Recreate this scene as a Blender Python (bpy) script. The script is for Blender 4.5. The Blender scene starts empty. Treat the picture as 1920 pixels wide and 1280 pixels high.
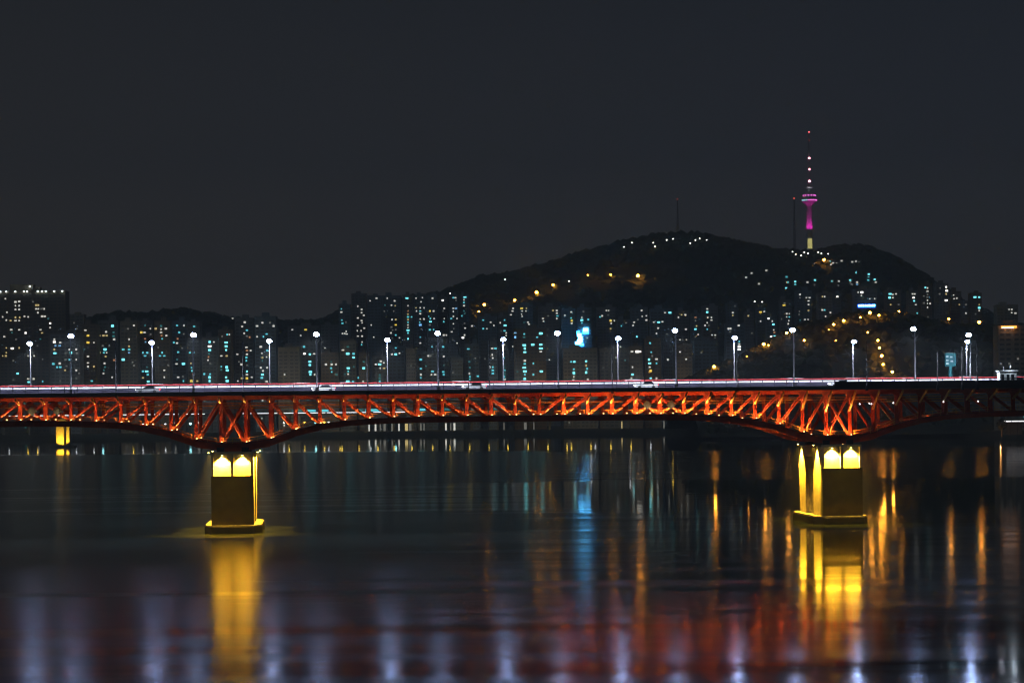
import bpy, bmesh, math, random
from mathutils import Vector, Matrix, noise as mnoise
random.seed(7)
scene = bpy.context.scene
COL = scene.collection
R = math.radians

# ------------------------------------------------------------------ camera
F = 3827.0            # focal length in photo pixels (1920 wide)
YH = 770.0            # horizon row at picture centre
ROLL = R(0.6)
H = 23.1              # eye height over the river
cd = bpy.data.cameras.new('camera')
cam = bpy.data.objects.new('camera', cd); COL.objects.link(cam)
cd.sensor_fit = 'HORIZONTAL'; cd.sensor_width = 36.0
cd.lens = 36.0 * F / 1920.0
cd.shift_y = (YH - 640.0) / 1920.0
cd.clip_start = 1.0; cd.clip_end = 30000.0
cam.matrix_world = Matrix.Translation((0, 0, H)) @ Matrix.Rotation(R(90), 4, 'X') @ Matrix.Rotation(-ROLL, 4, 'Z')
scene.camera = cam

# ------------------------------------------------------------------ world, city glow fill, exposure
w = bpy.data.worlds.new('World'); scene.world = w; w.use_nodes = True
nt = w.node_tree; nt.nodes.clear()
def N(t, kind, **kw):
    n = t.nodes.new(kind)
    for k, v in kw.items(): setattr(n, k, v)
    return n
out = N(nt, 'ShaderNodeOutputWorld'); bg = N(nt, 'ShaderNodeBackground')
sky = N(nt, 'ShaderNodeTexSky', sky_type='NISHITA', sun_disc=False)
sky.sun_elevation = R(-7); sky.sun_rotation = R(-60); sky.air_density = 1.0; sky.dust_density = 2.0
skm = N(nt, 'ShaderNodeMix', data_type='RGBA', blend_type='MULTIPLY'); skm.inputs[0].default_value = 1.0
skm.inputs[7].default_value = (0.05, 0.05, 0.05, 1)
tc = N(nt, 'ShaderNodeTexCoord'); sx = N(nt, 'ShaderNodeSeparateXYZ')
rz = N(nt, 'ShaderNodeValToRGB')           # light pollution: city glow fading upwards
e = rz.color_ramp.elements
e[0].position = 0.0;  e[0].color = (0.0980, 0.0880, 0.0840, 1)
e[1].position = 1.0;  e[1].color = (0.0095, 0.0112, 0.0145, 1)
for p, c in ((0.05, (0.0560, 0.0530, 0.0550, 1)), (0.12, (0.0240, 0.0255, 0.0315, 1)), (0.22, (0.0130, 0.0150, 0.0200, 1))):
    k = e.new(p); k.color = c
rx = N(nt, 'ShaderNodeMapRange'); rx.inputs[1].default_value = -0.35; rx.inputs[2].default_value = 0.35
tint = N(nt, 'ShaderNodeMix', data_type='RGBA')
tint.inputs[6].default_value = (1.14, 1.05, 0.93, 1); tint.inputs[7].default_value = (0.88, 0.98, 1.11, 1)
mul = N(nt, 'ShaderNodeMix', data_type='RGBA', blend_type='MULTIPLY'); mul.inputs[0].default_value = 1.0
add = N(nt, 'ShaderNodeMix', data_type='RGBA', blend_type='ADD'); add.inputs[0].default_value = 1.0
L = nt.links.new
L(tc.outputs['Generated'], sx.inputs[0]); L(sx.outputs['Z'], rz.inputs[0]); L(sx.outputs['X'], rx.inputs[0])
L(rx.outputs[0], tint.inputs[0]); L(rz.outputs[0], mul.inputs[6]); L(tint.outputs[2], mul.inputs[7])
L(sky.outputs[0], skm.inputs[6]); L(skm.outputs[2], add.inputs[6]); L(mul.outputs[2], add.inputs[7])
L(add.outputs[2], bg.inputs['Color']); bg.inputs['Strength'].default_value = 1.1
L(bg.outputs[0], out.inputs['Surface'])

sl = bpy.data.lights.new('city_glow_fill', 'SUN'); sl.energy = 0.11; sl.angle = R(0.5); sl.color = (0.62, 0.90, 1.0)  # added fill for urban glow behind the camera, brings out the facades
so = bpy.data.objects.new('city_glow_fill', sl); COL.objects.link(so); so.rotation_euler = (R(52), 0, R(-38)); so.location = (0, 0, 900)

vs = scene.view_settings
vs.view_transform = 'Standard'; vs.look = 'None'; vs.gamma = 1.0; vs.exposure = 0.0; vs.use_curve_mapping = False
scene.render.engine = 'CYCLES'
cy = scene.cycles
cy.use_denoising = True
try: cy.denoiser = 'OPENIMAGEDENOISE'
except Exception: pass
cy.max_bounces = 4; cy.diffuse_bounces = 1; cy.glossy_bounces = 2; cy.volume_bounces = 0; cy.transmission_bounces = 2
cy.sample_clamp_indirect = 30.0; cy.sample_clamp_direct = 0.0
cy.filter_width = 1.15; cy.use_adaptive_sampling = False; cy.use_light_tree = True; cy.caustics_reflective = False; cy.caustics_refractive = False

# ------------------------------------------------------------------ projection helpers
cr, sr = math.cos(ROLL), math.sin(ROLL)
def ray(px, py):
    dx, dy = px - 960.0, YH - py
    return Vector(((dx * cr + dy * sr) / F, 1.0, (-dx * sr + dy * cr) / F))
def P(px, py, Y):
    d = ray(px, py); return Vector((d.x * Y, Y, H + d.z * Y))
A = math.atan((960 - 619) / F)              # the bridge turns away from the picture plane by this angle
BO = P(437, 1000, 395.0); BO.z = 0.0        # foot of the left pier's near face
BU = Vector((math.cos(A), math.sin(A), 0)); BV = Vector((-math.sin(A), math.cos(A), 0))
def B(s, t, z): return BO + BU * s + BV * t + Vector((0, 0, z))
def on_bridge(px, py, t):
    d = ray(px, py); c = Vector((0, 0, H))
    lam = (t - (c - BO).dot(BV)) / d.dot(BV)
    q = c + d * lam
    return (q - BO).dot(BU), q.z

# ------------------------------------------------------------------ materials
def mat(name, col, rough=0.6, metal=0.0, var=0.0, scale=1.0, bump=0.0, spec=0.5):
    m = bpy.data.materials.new(name); m.use_nodes = True
    t = m.node_tree; b = t.nodes['Principled BSDF']
    b.inputs['Base Color'].default_value = (*col, 1); b.inputs['Roughness'].default_value = rough
    b.inputs['Metallic'].default_value = metal; b.inputs['Specular IOR Level'].default_value = spec
    if var > 0:
        c = N(t, 'ShaderNodeTexCoord'); n = N(t, 'ShaderNodeTexNoise'); n.inputs['Scale'].default_value = scale; n.inputs['Detail'].default_value = 6
        r = N(t, 'ShaderNodeValToRGB'); r.color_ramp.elements[0].position = 0.3; r.color_ramp.elements[1].position = 0.7
        r.color_ramp.elements[0].color = (*[x * (1 - var) for x in col], 1); r.color_ramp.elements[1].color = (*[min(1, x * (1 + var)) for x in col], 1)
        t.links.new(c.outputs['Object'], n.inputs['Vector']); t.links.new(n.outputs['Fac'], r.inputs[0]); t.links.new(r.outputs[0], b.inputs['Base Color'])
        if bump > 0:
            bp = N(t, 'ShaderNodeBump'); bp.inputs['Strength'].default_value = bump; bp.inputs['Distance'].default_value = 0.1
            t.links.new(n.outputs['Fac'], bp.inputs['Height']); t.links.new(bp.outputs[0], b.inputs['Normal'])
    return m
def emit(name, col, s, sample=False):
    m = bpy.data.materials.new(name); m.use_nodes = True
    t = m.node_tree; b = t.nodes['Principled BSDF']
    b.inputs['Base Color'].default_value = (*[0.3 * c for c in col], 1)
    b.inputs['Emission Color'].default_value = (*col, 1); b.inputs['Emission Strength'].default_value = s
    m.cycles.emission_sampling = 'AUTO' if sample else 'NONE'
    return m
M = dict(
    red=mat('red_bridge_paint', (0.50, 0.075, 0.02), 0.5, 0, 0.22, 0.9, 0.05),
    uplit=mat('yellow_uplight_tint', (0.70, 0.42, 0.10), 0.5, 0, 0.1, 1.0),  # yellow of the uplighting put into the colour; brackets are really red
    conc=mat('pier_concrete', (0.46, 0.42, 0.32), 0.85, 0, 0.18, 0.6, 0.2),
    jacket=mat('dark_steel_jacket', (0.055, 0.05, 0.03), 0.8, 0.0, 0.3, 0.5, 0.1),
    footing=mat('footing_concrete', (0.24, 0.22, 0.18), 0.9, 0, 0.25, 0.7, 0.2),
    shadefoot=mat('shaded_footing_concrete', (0.03, 0.028, 0.022), 0.8, 0, 0.4, 0.5, 0.1),  # footing sides darkened in colour to stand for their shade
    deck=mat('asphalt', (0.05, 0.05, 0.052), 0.9, 0, 0.2, 0.5),
    fascia=mat('deck_fascia', (0.07, 0.07, 0.075), 0.8, 0, 0.25, 0.3),
    rail=mat('dark_rail_steel', (0.03, 0.03, 0.035), 0.5, 0.4, 0.2, 1.0),
    pole=mat('galvanised_pole', (0.30, 0.30, 0.35), 0.5, 0.2, 0.1, 2.0),
    nearpole=mat('lightened_near_pole', (0.75, 0.75, 0.80), 0.5, 0, 0.1, 2.0), farpole=mat('darkened_far_pole', (0.11, 0.11, 0.125), 0.5, 0, 0.1, 2.0),  # same poles: lightened near, darkened far, standing for how lamps light them
    darkpole=mat('weathered_dark_pole', (0.09, 0.09, 0.095), 0.7, 0.2, 0.2, 2.0),
    barrier=mat('lilac_grey_concrete', (0.055, 0.05, 0.085), 0.9, 0, 0.2, 0.4),
    panel=mat('white_trail_panel', (0.85, 0.84, 0.88), 0.5, 0, 0.06, 0.3),  # added median panels; their white stands for headlight trails
    redtrail=mat('red_trail_paint', (0.70, 0.05, 0.06), 0.5, 0, 0.1, 0.4),  # added median rail; its red stands for tail-light trails
    white=mat('white_paint', (0.80, 0.80, 0.80), 0.5, 0, 0.08, 1.5),
    teal=mat('teal_sign_face', (0.02, 0.18, 0.21), 0.6, 0, 0.3, 1.2),
    glass=mat('dark_glass', (0.012, 0.015, 0.02), 0.1, 0, 0, 1),
    tyre=mat('tyre_rubber', (0.02, 0.02, 0.02), 0.8),
    wood=mat('night_woodland', (0.045, 0.055, 0.035), 0.95, 0, 0.45, 0.06),
    leaf=mat('night_foliage', (0.06, 0.075, 0.04), 0.9, 0, 0.4, 0.15),
    trunk=mat('bark', (0.10, 0.08, 0.06), 0.9, 0, 0.2, 2.0),
    ground=mat('riverbank_soil', (0.09, 0.085, 0.065), 0.95, 0, 0.4, 0.03),
    towerwall=mat('tower_concrete', (0.60, 0.58, 0.58), 0.8, 0, 0.08, 0.1),
    dwin=mat('unlit_window_glass', (0.13, 0.135, 0.14), 0.5, 0, 0, 1),
)
WALLS = [mat('grey_wall', (0.34, 0.33, 0.33), 0.9, 0, 0.12, 0.06), mat('beige_wall', (0.42, 0.36, 0.29), 0.9, 0, 0.12, 0.06),
         mat('brown_wall', (0.34, 0.26, 0.19), 0.9, 0, 0.15, 0.06), mat('blue_grey_wall', (0.28, 0.34, 0.40), 0.9, 0, 0.12, 0.06)]
WN = ['grey', 'beige', 'brown', 'blue-grey']
E = dict(
    lamp=emit('lamp_glass_glow', (0.40, 0.55, 1.0), 170, True),
    flood=emit('floodlight_lens_glow', (1.0, 0.62, 0.22), 9),
    pierl=emit('pier_lamp_glow', (1.0, 0.80, 0.20), 20),
    head=emit('headlight_glow', (1.0, 0.93, 0.95), 14), tail=emit('taillight_glow', (1.0, 0.05, 0.05), 6),
    orange=emit('sodium_lamp_glow', (1.0, 0.36, 0.03), 75), hillw=emit('white_hill_lamp_glow', (0.95, 0.95, 0.85), 8),
    shy=emit('yellow_shore_lamp_glow', (1.0, 0.66, 0.08), 9), shw=emit('white_shore_lamp_glow', (0.9, 0.95, 1.0), 7), shc=emit('cyan_shore_lamp_glow', (0.35, 0.95, 1.0), 9),
    blue=emit('blue_sign_glow', (0.02, 0.34, 1.0), 30), bluew=emit('blue_white_sign_glow', (0.11, 0.58, 1.0), 24),
    deepblue=emit('deep_blue_sign_glow', (0.02, 0.10, 0.9), 2.5),
    redl=emit('red_beacon_glow', (1.0, 0.12, 0.15), 10), pinkl=emit('pink_beacon_glow', (1.0, 0.35, 0.45), 9), reddim=emit('dim_red_beacon_glow', (1.0, 0.12, 0.08), 3),
    mag=emit('magenta_deck_glow', (1.0, 0.18, 0.75), 2.6), cyan=emit('cyan_deck_glow', (0.4, 0.9, 1.0), 1.6), towy=emit('tower_base_window_glow', (0.95, 0.85, 0.30), 0.9),
    paleroof=emit('roof_edge_lamp_glow', (0.75, 0.95, 0.95), 7), orsign=emit('orange_sign_glow', (1.0, 0.36, 0.05), 3), white=emit('white_strip_glow', (0.95, 0.95, 1.0), 2.2),
)
WINM = dict(
    c=emit('cyan_lit_window', (0.14, 0.80, 0.90), 1.15), C=emit('bright_cyan_lit_window', (0.20, 0.90, 1.0), 2.4),
    w=emit('white_lit_window', (0.92, 0.92, 0.82), 1.0), W=emit('bright_white_lit_window', (1.0, 0.98, 0.9), 3.0),
    y=emit('yellow_lit_window', (1.0, 0.78, 0.32), 0.75), Y=emit('bright_yellow_lit_window', (1.0, 0.72, 0.10), 1.3),
    o=emit('orange_lit_window', (1.0, 0.45, 0.22), 0.55), g=emit('teal_dim_lit_window', (0.10, 0.50, 0.52), 0.4),
    b=emit('blue_lit_window', (0.25, 0.60, 1.0), 0.9), B=emit('bright_blue_lit_window', (0.2, 0.55, 1.0), 1.8), d=emit('dim_lit_window', (0.75, 0.75, 0.68), 0.22))

# ------------------------------------------------------------------ mesh helpers
class MB:
    def __init__(self): self.v = []; self.f = []; self.smooth = False
    def quadbox(self, c8):
        o = len(self.v); self.v += [tuple(p) for p in c8]
        for q in ((0, 3, 2, 1), (4, 5, 6, 7), (0, 1, 5, 4), (1, 2, 6, 5), (2, 3, 7, 6), (3, 0, 4, 7)): self.f.append(tuple(o + i for i in q))
    def box(self, x0, x1, y0, y1, z0, z1):
        self.quadbox([(x0, y0, z0), (x1, y0, z0), (x1, y1, z0), (x0, y1, z0), (x0, y0, z1), (x1, y0, z1), (x1, y1, z1), (x0, y1, z1)]); return self
    def beam(self, a, b, wy, wn):
        """rectangular bar from a to b lying in an x-z plane: wy thick across (y), wn wide in plane"""
        a, b = Vector(a), Vector(b); d = (b - a).normalized()
        y = Vector((0, 1, 0)) if abs(d.y) < 0.9 else Vector((1, 0, 0))
        n = d.cross(y).normalized(); y = n.cross(d).normalized()
        c = []
        for q in (a, b):
            for sy, sn in ((-1, -1), (1, -1), (1, 1), (-1, 1)): c.append(q + y * (sy * wy / 2) + n * (sn * wn / 2))
        self.quadbox(c); return self
    def tube(self, a, b, r0, r1=None, n=8):
        r1 = r0 if r1 is None else r1
        a, b = Vector(a), Vector(b); d = (b - a).normalized()
        u = d.cross(Vector((0, 0, 1))) if abs(d.z) < 0.95 else Vector((1, 0, 0)); u.normalize(); v = d.cross(u)
        o = len(self.v)
        for q, r in ((a, r0), (b, r1)):
            for i in range(n):
                t = 2 * math.pi * i / n; self.v.append(tuple(q + u * (r * math.cos(t)) + v * (r * math.sin(t))))
        for i in range(n): j = (i + 1) % n; self.f.append((o + i, o + j, o + n + j, o + n + i))
        self.f.append(tuple(o + i for i in reversed(range(n)))); self.f.append(tuple(o + n + i for i in range(n))); return self
    def lathe(self, prof, n=16, c=(0, 0)):
        o = len(self.v)
        for r, z in prof:
            for i in range(n): t = 2 * math.pi * i / n; self.v.append((c[0] + r * math.cos(t), c[1] + r * math.sin(t), z))
        for k in range(len(prof) - 1):
            for i in range(n): j = (i + 1) % n; self.f.append((o + k * n + i, o + k * n + j, o + (k + 1) * n + j, o + (k + 1) * n + i))
        self.f.append(tuple(o + i for i in reversed(range(n)))); q = o + (len(prof) - 1) * n; self.f.append(tuple(q + i for i in range(n))); return self
    def ellip(self, c, rx, ry, rz, n=10, m=6):
        prof = []
        o = len(self.v)
        for k in range(1, m):
            t = math.pi * k / m
            for i in range(n): a = 2 * math.pi * i / n; self.v.append((c[0] + rx * math.sin(t) * math.cos(a), c[1] + ry * math.sin(t) * math.sin(a), c[2] - rz * math.cos(t)))
        for k in range(m - 2):
            for i in range(n): j = (i + 1) % n; self.f.append((o + k * n + i, o + k * n + j, o + (k + 1) * n + j, o + (k + 1) * n + i))
        b = len(self.v); self.v.append((c[0], c[1], c[2] - rz)); self.v.append((c[0], c[1], c[2] + rz))
        for i in range(n):
            j = (i + 1) % n; self.f.append((b, o + j, o + i)); q = o + (m - 2) * n; self.f.append((b + 1, q + i, q + j))
        return self
    def prism(self, pts, y0, y1):
        """polygon in x-z extruded along y"""
        o = len(self.v); n = len(pts)
        for y in (y0, y1):
            for x, z in pts: self.v.append((x, y, z))
        self.f.append(tuple(o + i for i in range(n))); self.f.append(tuple(o + n + i for i in reversed(range(n))))
        for i in range(n): j = (i + 1) % n; self.f.append((o + i, o + n + i, o + n + j, o + j))
        return self
    def prismz(self, pts, z0, z1, pts1=None):
        o = len(self.v); n = len(pts)
        for x, y in pts: self.v.append((x, y, z0))
        for x, y in (pts1 or pts): self.v.append((x, y, z1))
        self.f.append(tuple(o + i for i in reversed(range(n)))); self.f.append(tuple(o + n + i for i in range(n)))
        for i in range(n): j = (i + 1) % n; self.f.append((o + i, o + j, o + n + j, o + n + i))
        return self
    def mesh(self, name, m):
        me = bpy.data.meshes.new(name); me.from_pydata(self.v, [], self.f)
        me.materials.append(m)
        bm = bmesh.new(); bm.from_mesh(me); bmesh.ops.recalc_face_normals(bm, faces=bm.faces); bm.to_mesh(me); bm.free()
        if self.smooth: me.shade_smooth()
        return me
    def build(self, name, m, parent=None, loc=None):
        return link(name, self.mesh(name, m), parent, loc)
def link(name, me, parent=None, loc=None):
    o = bpy.data.objects.new(name, me); COL.objects.link(o)
    if parent: o.parent = parent
    if loc is not None: o.location = loc
    return o
def tag(o, label=None, cat=None, group=None, kind=None):
    if label: o['label'] = label
    if cat: o['category'] = cat
    if group: o['group'] = group
    if kind: o['kind'] = kind
    return o
def thing(name, loc, rz=0.0, **kw):
    o = bpy.data.objects.new(name, None); COL.objects.link(o); o.location = loc; o.rotation_euler = (0, 0, rz)
    o.empty_display_size = 1.0
    return tag(o, **kw)
def lamp(name, loc, col, power, radius=0.1, parent=None, spot=None, direction=None):
    d = bpy.data.lights.new(name, 'SPOT' if spot else 'POINT'); d.color = col; d.energy = power; d.shadow_soft_size = radius
    if spot: d.spot_size = R(spot); d.spot_blend = 0.35
    o = bpy.data.objects.new(name, d); COL.objects.link(o); o.location = loc
    if parent: o.parent = parent
    if direction is not None: o.rotation_euler = Vector(direction).to_track_quat('-Z', 'Y').to_euler()
    return o
ORD = ['first', 'second', 'third', 'fourth', 'fifth', 'sixth', 'seventh', 'eighth', 'ninth', 'tenth', 'eleventh', 'twelfth', 'thirteenth', 'fourteenth', 'fifteenth', 'sixteenth', 'seventeenth', 'eighteenth', 'nineteenth', 'twentieth']
def ordi(i):
    if i < 20: return ORD[i]
    tens = ['', '', 'twenty', 'thirty', 'forty', 'fifty', 'sixty', 'seventy'][(i + 1) // 10]; u = (i + 1) % 10
    if u == 0: return {20: 'twentieth', 30: 'thirtieth', 40: 'fortieth', 50: 'fiftieth', 60: 'sixtieth'}[i + 1]
    return tens + '-' + ORD[u - 1]

# ------------------------------------------------------------------ water
def water_material():
    m = bpy.data.materials.new('river_water'); m.use_nodes = True; t = m.node_tree; b = t.nodes['Principled BSDF']
    b.inputs['Base Color'].default_value = (0.006, 0.009, 0.009, 1); b.inputs['IOR'].default_value = 1.333
    g = N(t, 'ShaderNodeNewGeometry'); s = N(t, 'ShaderNodeSeparateXYZ'); t.links.new(g.outputs['Position'], s.inputs[0])
    mp = N(t, 'ShaderNodeMapping'); mp.inputs['Scale'].default_value = (0.0035, 0.016, 1); t.links.new(g.outputs['Position'], mp.inputs[0])
    n1 = N(t, 'ShaderNodeTexNoise'); n1.inputs['Scale'].default_value = 1.0; n1.inputs['Detail'].default_value = 3; t.links.new(mp.outputs[0], n1.inputs['Vector'])
    wv = N(t, 'ShaderNodeMath', operation='MULTIPLY_ADD'); wv.inputs[1].default_value = 36.0; wv.inputs[2].default_value = -18.0; t.links.new(n1.outputs['Fac'], wv.inputs[0])
    ay = N(t, 'ShaderNodeMath', operation='ADD'); t.links.new(s.outputs['Y'], ay.inputs[0]); t.links.new(wv.outputs[0], ay.inputs[1])
    dv = N(t, 'ShaderNodeMath', operation='DIVIDE'); dv.inputs[1].default_value = 2000.0; t.links.new(ay.outputs[0], dv.inputs[0])
    rp = N(t, 'ShaderNodeValToRGB'); el = rp.color_ramp.elements       # wind lanes across the river: value = roughness
    stops = [(0.0, .10), (0.13, .112), (0.17, .135), (0.226, .155), (0.238, .058), (0.328, .055), (0.338, .19), (0.56, .21), (0.60, .035), (1.0, .02)]
    el[0].position, el[0].color = stops[0][0], (stops[0][1],) * 3 + (1,)
    el[1].position, el[1].color = stops[-1][0], (stops[-1][1],) * 3 + (1,)
    for p, v in stops[1:-1]: k = el.new(p); k.color = (v, v, v, 1)
    t.links.new(dv.outputs[0], rp.inputs[0])
    mp2 = N(t, 'ShaderNodeMapping'); mp2.inputs['Scale'].default_value = (0.006, 0.09, 1); t.links.new(g.outputs['Position'], mp2.inputs[0])
    n2 = N(t, 'ShaderNodeTexNoise'); n2.inputs['Scale'].default_value = 1.0; n2.inputs['Detail'].default_value = 4; t.links.new(mp2.outputs[0], n2.inputs['Vector'])
    mr = N(t, 'ShaderNodeMapRange'); mr.inputs[1].default_value = 0.38; mr.inputs[2].default_value = 0.66; mr.inputs[3].default_value = 0.72; mr.inputs[4].default_value = 1.6
    t.links.new(n2.outputs['Fac'], mr.inputs[0])
    ml = N(t, 'ShaderNodeMath', operation='MULTIPLY'); t.links.new(rp.outputs[0], ml.inputs[0]); t.links.new(mr.outputs[0], ml.inputs[1])
    mx = N(t, 'ShaderNodeMapRange'); mx.inputs[1].default_value = -45; mx.inputs[2].default_value = 30; mx.inputs[3].default_value = 3.6; mx.inputs[4].default_value = 0.52
    t.links.new(s.outputs['X'], mx.inputs[0])
    my = N(t, 'ShaderNodeMapRange'); my.inputs[1].default_value = 1150; my.inputs[2].default_value = 1250; my.inputs[3].default_value = 1; my.inputs[4].default_value = 0
    t.links.new(ay.outputs[0], my.inputs[0])
    my2 = N(t, 'ShaderNodeMapRange'); my2.inputs[1].default_value = 300; my2.inputs[2].default_value = 420; my2.inputs[3].default_value = 0.38; my2.inputs[4].default_value = 1
    t.links.new(ay.outputs[0], my2.inputs[0])
    mm = N(t, 'ShaderNodeMath', operation='MULTIPLY'); t.links.new(my.outputs[0], mm.inputs[0]); t.links.new(my2.outputs[0], mm.inputs[1])
    mxx = N(t, 'ShaderNodeMix', data_type='FLOAT'); mxx.inputs[2].default_value = 1.0; t.links.new(mm.outputs[0], mxx.inputs[0]); t.links.new(mx.outputs[0], mxx.inputs[3])
    ml2 = N(t, 'ShaderNodeMath', operation='MULTIPLY'); t.links.new(ml.outputs[0], ml2.inputs[0]); t.links.new(mxx.outputs[0], ml2.inputs[1])
    mn = N(t, 'ShaderNodeMath', operation='MINIMUM'); mn.inputs[1].default_value = 0.21; t.links.new(ml2.outputs[0], mn.inputs[0]); t.links.new(mn.outputs[0], b.inputs['Roughness'])
    mp3 = N(t, 'ShaderNodeMapping'); mp3.inputs['Scale'].default_value = (0.05, 0.12, 1); mp3.inputs['Rotation'].default_value = (0, 0, R(8)); t.links.new(g.outputs['Position'], mp3.inputs[0])
    n3 = N(t, 'ShaderNodeTexNoise'); n3.inputs['Scale'].default_value = 1.0; n3.inputs['Detail'].default_value = 2; t.links.new(mp3.outputs[0], n3.inputs['Vector'])
    bp = N(t, 'ShaderNodeBump'); bp.inputs['Strength'].default_value = 1.0; bp.inputs['Distance'].default_value = 0.035
    t.links.new(n3.outputs['Fac'], bp.inputs['Height']); t.links.new(bp.outputs[0], b.inputs['Normal'])
    return m
WATER = water_material()
mb = MB(); mb.v = [(-5000, -400, 0), (5000, -400, 0), (5000, 5000, 0), (-5000, 5000, 0)]; mb.f = [(0, 1, 2, 3)]
tag(mb.build('river', WATER), kind='structure')

# ------------------------------------------------------------------ terrain: far bank and hills
SHORE = [(-5000, 1900), (-1400, 1980), (-200, 1960), (180, 1900), (300, 1700), (380, 1480), (470, 1320), (640, 1180), (1500, 1050), (5000, 900)]
def lin(tab, x):
    if x <= tab[0][0]: return tab[0][1]
    for (x0, y0), (x1, y1) in zip(tab, tab[1:]):
        if x <= x1: return y0 + (y1 - y0) * (x - x0) / (x1 - x0)
    return tab[-1][1]
def shore(x): return lin(SHORE, x) + 8 * mnoise.noise(Vector((x * 0.02, 3.1, 0)))
GZ = 4.0
def prof_from(px, Y):
    out = []
    for x, y in px:
        q = P(x, y, Y); out.append((q.x, q.z))
    return out
PEAK = prof_from([(300, 700), (500, 640), (640, 590), (760, 562), (830, 552), (900, 524), (950, 517), (1010, 502), (1070, 482), (1130, 465), (1180, 452), (1220, 446), (1270, 443), (1330, 449), (1380, 458), (1430, 467), (1480, 475), (1525, 474), (1570, 465), (1605, 466), (1640, 477), (1680, 497), (1715, 520), (1760, 552), (1810, 580), (1880, 610), (2000, 660), (2300, 680)], 3600.0)
LOWH = prof_from([(-250, 720), (-100, 660), (30, 620), (120, 612), (160, 597), (220, 588), (300, 586), (340, 584), (390, 590), (430, 598), (470, 604), (540, 606), (600, 604), (660, 612), (760, 650), (900, 720)], 2900.0)
KNOLL = prof_from([(1280, 722), (1335, 697), (1400, 668), (1450, 640), (1500, 615), (1560, 600), (1600, 592), (1640, 588), (1700, 594), (1760, 604), (1850, 612), (1920, 622), (2000, 640), (2150, 690), (2300, 730)], 1750.0)
def hill_h(tab, Y0, front, back, X, Y):
    if X < tab[0][0] or X > tab[-1][0]: return None
    top = lin(tab, X * Y0 / max(Y, 1.0) if False else X)
    d = (Y - Y0) / (front if Y < Y0 else back)
    if abs(d) >= 1: return None
    k = 0.5 + 0.5 * math.cos(math.pi * d)
    rough = 5.0 * mnoise.noise(Vector((X * 0.012, Y * 0.012, 1.7)))
    return GZ - 2 + max(0.0, (top - GZ + 2)) * k + rough * k * (1 if d != 0 else 1) - 3 * k
HILLS = dict(peak=(PEAK, 3600.0, 950.0, 900.0), low=(LOWH, 2900.0, 240.0, 300.0), knoll=(KNOLL, 1750.0, 190.0, 260.0))
def build_hill(key, name, nx, ny, blob_r, nblob):
    tab, Y0, fr, bk = HILLS[key]
    x0, x1 = tab[0][0] + 1e-3, tab[-1][0] - 1e-3; mb = MB(); mb.smooth = True
    for j in range(ny + 1):
        Y = Y0 - fr * 0.999 + (fr + bk) * 0.998 * j / ny
        for i in range(nx + 1):
            X = x0 + (x1 - x0) * i / nx; mb.v.append((X, Y, hill_h(tab, Y0, fr, bk, X, Y)))
    for j in range(ny):
        for i in range(nx): a = j * (nx + 1) + i; mb.f.append((a, a + 1, a + nx + 2, a + nx + 1))
    tag(mb.build(name, M['wood']), kind='structure')
    ico = bmesh.new(); bmesh.ops.create_icosphere(ico, subdivisions=1, radius=1.0)
    iv = [v.co.copy() for v in ico.verts]; jf = [tuple(v.index for v in f.verts) for f in ico.faces]; ico.free()
    wb = MB(); rnd = random.Random(key)
    for k in range(nblob):
        X = rnd.uniform(x0 + 5, x1 - 5)
        Y = Y0 - fr * (rnd.random() ** 1.6) * 0.85 if k % 4 else Y0 + bk * 0.12 * rnd.random()
        z = hill_h(tab, Y0, fr, bk, X, Y)
        if z is None or z < GZ: continue
        r = blob_r * rnd.uniform(0.5, 1.25); o = len(wb.v)
        for v in iv:
            j = rnd.uniform(0.7, 1.25); wb.v.append((X + v.x * r * j, Y + v.y * r * j, z + r * 0.25 + v.z * r * 0.85 * j))
        wb.f += [tuple(o + i for i in f) for f in jf]
    return wb
def ground_hit(px, py, key):
    tab, Y0, fr, bk = HILLS[key]; d = ray(px, py); Y = Y0 - fr
    while Y < Y0 + 30:
        z = hill_h(tab, Y0, fr, bk, d.x * Y, Y)
        if z is not None and H + d.z * Y <= z: return Vector((d.x * Y, Y, z))
        Y += 4.0
    Y = Y0; return Vector((d.x * Y, Y, H + d.z * Y))
# far bank sheet with a sloping stone edge
mb = MB(); xs = [-5000 + 40 * i for i in range(251)]
for x in xs:
    y = shore(x); mb.v += [(x, y - 14, -1.5), (x, y, 0.9), (x, y + 16, GZ), (x, y + 80, GZ + 0.4), (x, 8500, GZ)]
for i in range(len(xs) - 1):
    for k in range(4): a = i * 5 + k; mb.f.append((a, a + 5, a + 6, a + 1))
tag(mb.build('riverbank', M['ground']), kind='structure')
for key, nm, fn, nx, ny, br, nb in (('peak', 'mountain', 'mountain_woodland', 140, 60, 7.5, 8500), ('low', 'low_hill', 'low_hill_woodland', 90, 24, 6.0, 2500), ('knoll', 'riverside_hill', 'riverside_hill_woodland', 90, 30, 5.0, 2600)):
    wb = build_hill(key, nm, nx, ny, br, nb)
    o = tag(wb.build(fn, M['leaf']), kind='stuff', cat='woodland', label={'peak': 'dark woodland covering the mountain under the tower', 'low': 'dark woodland on the low hill behind the left apartment blocks', 'knoll': 'dark woodland on the riverside hill with orange lamps'}[key])

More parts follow.
